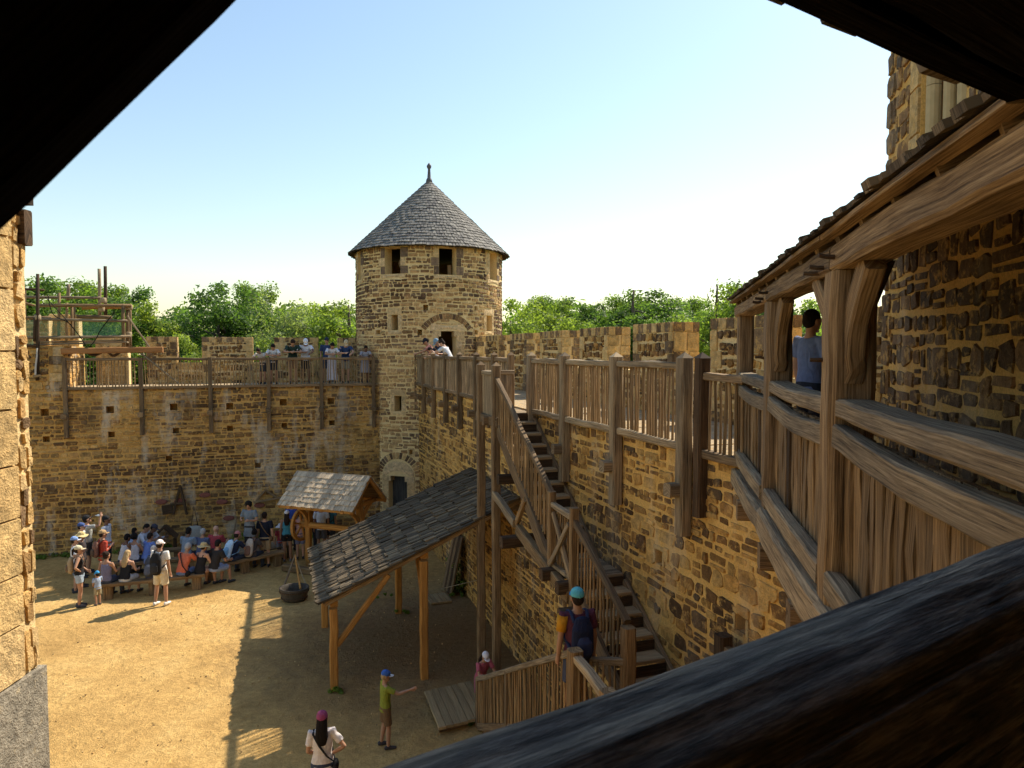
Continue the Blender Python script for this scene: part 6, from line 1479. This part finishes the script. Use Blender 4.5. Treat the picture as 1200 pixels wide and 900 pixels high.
# foreground visitors
person('boy in green T-shirt and blue-white cap stretching out his arm', gl(452, 876), -68, 1.36, 'reach', ('tee', (.24, .26, .035)), ('shorts', (.17, .10, .05)), ('short', HBL), ('cap', (.05, .13, .42), (.72, .72, .72)), (.06, .055, .06), 1, child=False, hi=True)
person('woman in pink cap and white T-shirt at the bottom edge', gl(379, 962), 10, 1.64, 'hip', ('tee', (.70, .64, .62)), ('pants', (.05, .06, .1)), ('long', HD), ('cap', (.30, .06, .14), (.70, .14, .27)), skin=1, fem=True, hi=True, strap=('black shoulder bag on the woman in the pink cap', BLACK))
gp = gl(560, 838); person('girl in white cap and pink top leaning on the stair rail end', gp + V3((.05, .1, 0)), -150, 1.28, 'peek', ('tee', (.42, .10, .14)), ('shorts', (.3, .1, .14)), ('long', HB), ('cap', (.72, .70, .74)), (.4, .3, .3), 1, fem=True, child=False, hi=True)
mp_ = FRW(sY(9.0), 2.2, 1.40); eS, JS, MS = person('man in turquoise cap with dark backpack starting down the lower stair', V3((mp_.x, mp_.y, 2.14)), 14, 1.74, 'stand', ('tee', (.10, .03, .05)), ('shorts', (.05, .06, .1)), ('short', HB), ('cap', (.10, .42, .50), (.04, .2, .5)), (.08, .08, .09), 1, hi=True, pack=('dark navy backpack on the man on the stairs', (.015, .02, .05), (.03, .04, .09), .95))
V, F = tube([JS['shL'] + V3((0, 0, .006)), JS['shL'].lerp(JS['elL'], .35), JS['shL'].lerp(JS['elL'], .67)], [.076, .069, .069], 12, rnd=False); tag(put('sleeve', mesh('sleeve', V, F, cloth((.55, .26, .02)), smooth=True), eS, MS), 'orange left sleeve')
person('man in blue T-shirt standing in the covered gallery', V3((3.2, 7.5, 5.52)), -72, 1.74, 'phone', ('tee', (.15, .19, .33)), ('pants', (.03, .035, .05)), ('short', HD), None, (.05, .05, .05), 1, hi=True)
# leaning on the back wall railing
LR = 'visitors leaning on the back railing'
def onwalk(px, d=-.32): s = px_back(px, d); return FBW(s, WZ + .055, d)
fb = 180 + math.degrees(math.atan2(.322, .9467))
person('woman in white T-shirt and dark shorts leaning at the left of the railing group', onwalk(320), fb, 1.62, 'lean', ('tee', (.66, .66, .68)), ('shorts', (.03, .035, .05)), ('long', HD), skin=1, fem=True, group=LR)
person('man in dark green T-shirt leaning over the back railing', onwalk(343), fb, 1.8, 'lean', ('tee', (.025, .05, .04)), ('shorts', (.3, .18, .1)), ('short', HB), skin=1, group=LR)
person('person in white cap and white T-shirt leaning over the back railing', onwalk(358), fb, 1.76, 'lean2', ('tee', (.64, .66, .74)), ('shorts', (.02, .02, .025)), ('short', HD), ('cap', (.76, .78, .82)), skin=2, group=LR)
person('person in navy cap half hidden behind the long white dress', onwalk(383, -.75), fb, 1.74, 'stand', ('tee', (.04, .06, .13)), ('shorts', (.05, .06, .1)), ('short', HD), ('cap', (.02, .03, .06)), skin=1, group=LR)
person('woman with long dark hair in a long white dress at the railing', onwalk(389), fb, 1.68, 'lean', ('tee', (.70, .68, .72)), ('longskirt', (.68, .66, .72)), ('long', HD), skin=1, fem=True, group=LR)
person('person in navy T-shirt and sand-coloured cap at the railing', onwalk(405), fb, 1.72, 'lean2', ('tee', (.03, .06, .16)), ('shorts', (.36, .33, .27)), ('short', HBL), ('cap', (.55, .45, .28)), skin=0, group=LR)
person('dark-haired child in grey dress at the right end of the railing', onwalk(428), fb, 1.5, 'lean2', ('tee', (.36, .35, .40)), ('skirt', (.38, .37, .42)), ('short', HD), skin=2, fem=True, group=LR)
person('person bending low at the railing left of the white T-shirt', onwalk(307, -.5), fb - 30, 1.45, 'lean', ('tee', (.55, .48, .40)), ('shorts', (.05, .05, .06)), ('short', HB), skin=1, group=LR)
TG = 'visitors by the tower door on the wall walk'
def onwalk2(Y, d): return FRW(sY(Y), WZ + .055, d)
fr_ = 90 + math.degrees(math.atan2(.3134, .9496))
person('person in black cap leaning out beside the tower', onwalk2(25.0, -.28), fr_, 1.76, 'lean2', ('tee', (.34, .14, .12)), ('shorts', (.05, .05, .06)), ('short', HD), ('cap', (.02, .02, .03)), skin=1, group=TG)
person('person in faded blue cap behind the black cap by the tower', onwalk2(24.6, -.55), fr_ + 20, 1.74, 'lean2', ('tee', (.02, .03, .06)), ('shorts', (.1, .1, .12)), ('short', HB), ('cap', (.18, .30, .40)), skin=1, group=TG)
person('child between the caps and the white shirt by the tower', onwalk2(24.2, -.3), fr_, 1.48, 'lean', ('tee', (.4, .42, .46)), ('shorts', (.1, .1, .12)), ('short', HB), skin=0, group=TG)
person('woman with hair bun in white and navy shirt by the tower door', onwalk2(23.3, -.45), fr_ - 40, 1.68, 'lean2', ('tee', (.60, .60, .60)), ('shorts', (.05, .06, .1)), ('bun', HB), skin=0, fem=True, group=TG)
# bottle of the drinking man
bp = empty('water_bottle', gl(109, 671) + V3((0, 0, 1.6)), 'clear plastic bottle held up by the drinking man', 'bottle'); q = at_y(111.5, 604, 21.9)
V, F, UV = loft([[V3((x, math.cos(.785 * k) * r, math.sin(.785 * k) * r)) for k in range(8)] for x, r in ((0, .012), (.04, .014), (.07, .033), (.22, .033), (.23, .025))]); put('bottle_body', mesh('bottle_body', V, F, plain('clear_plastic', (.75, .8, .85), .2, 0, 5, 0, .6), smooth=True), bp, Matrix.Translation(q))
bpy.data.scenes.remove(tmp_scene)
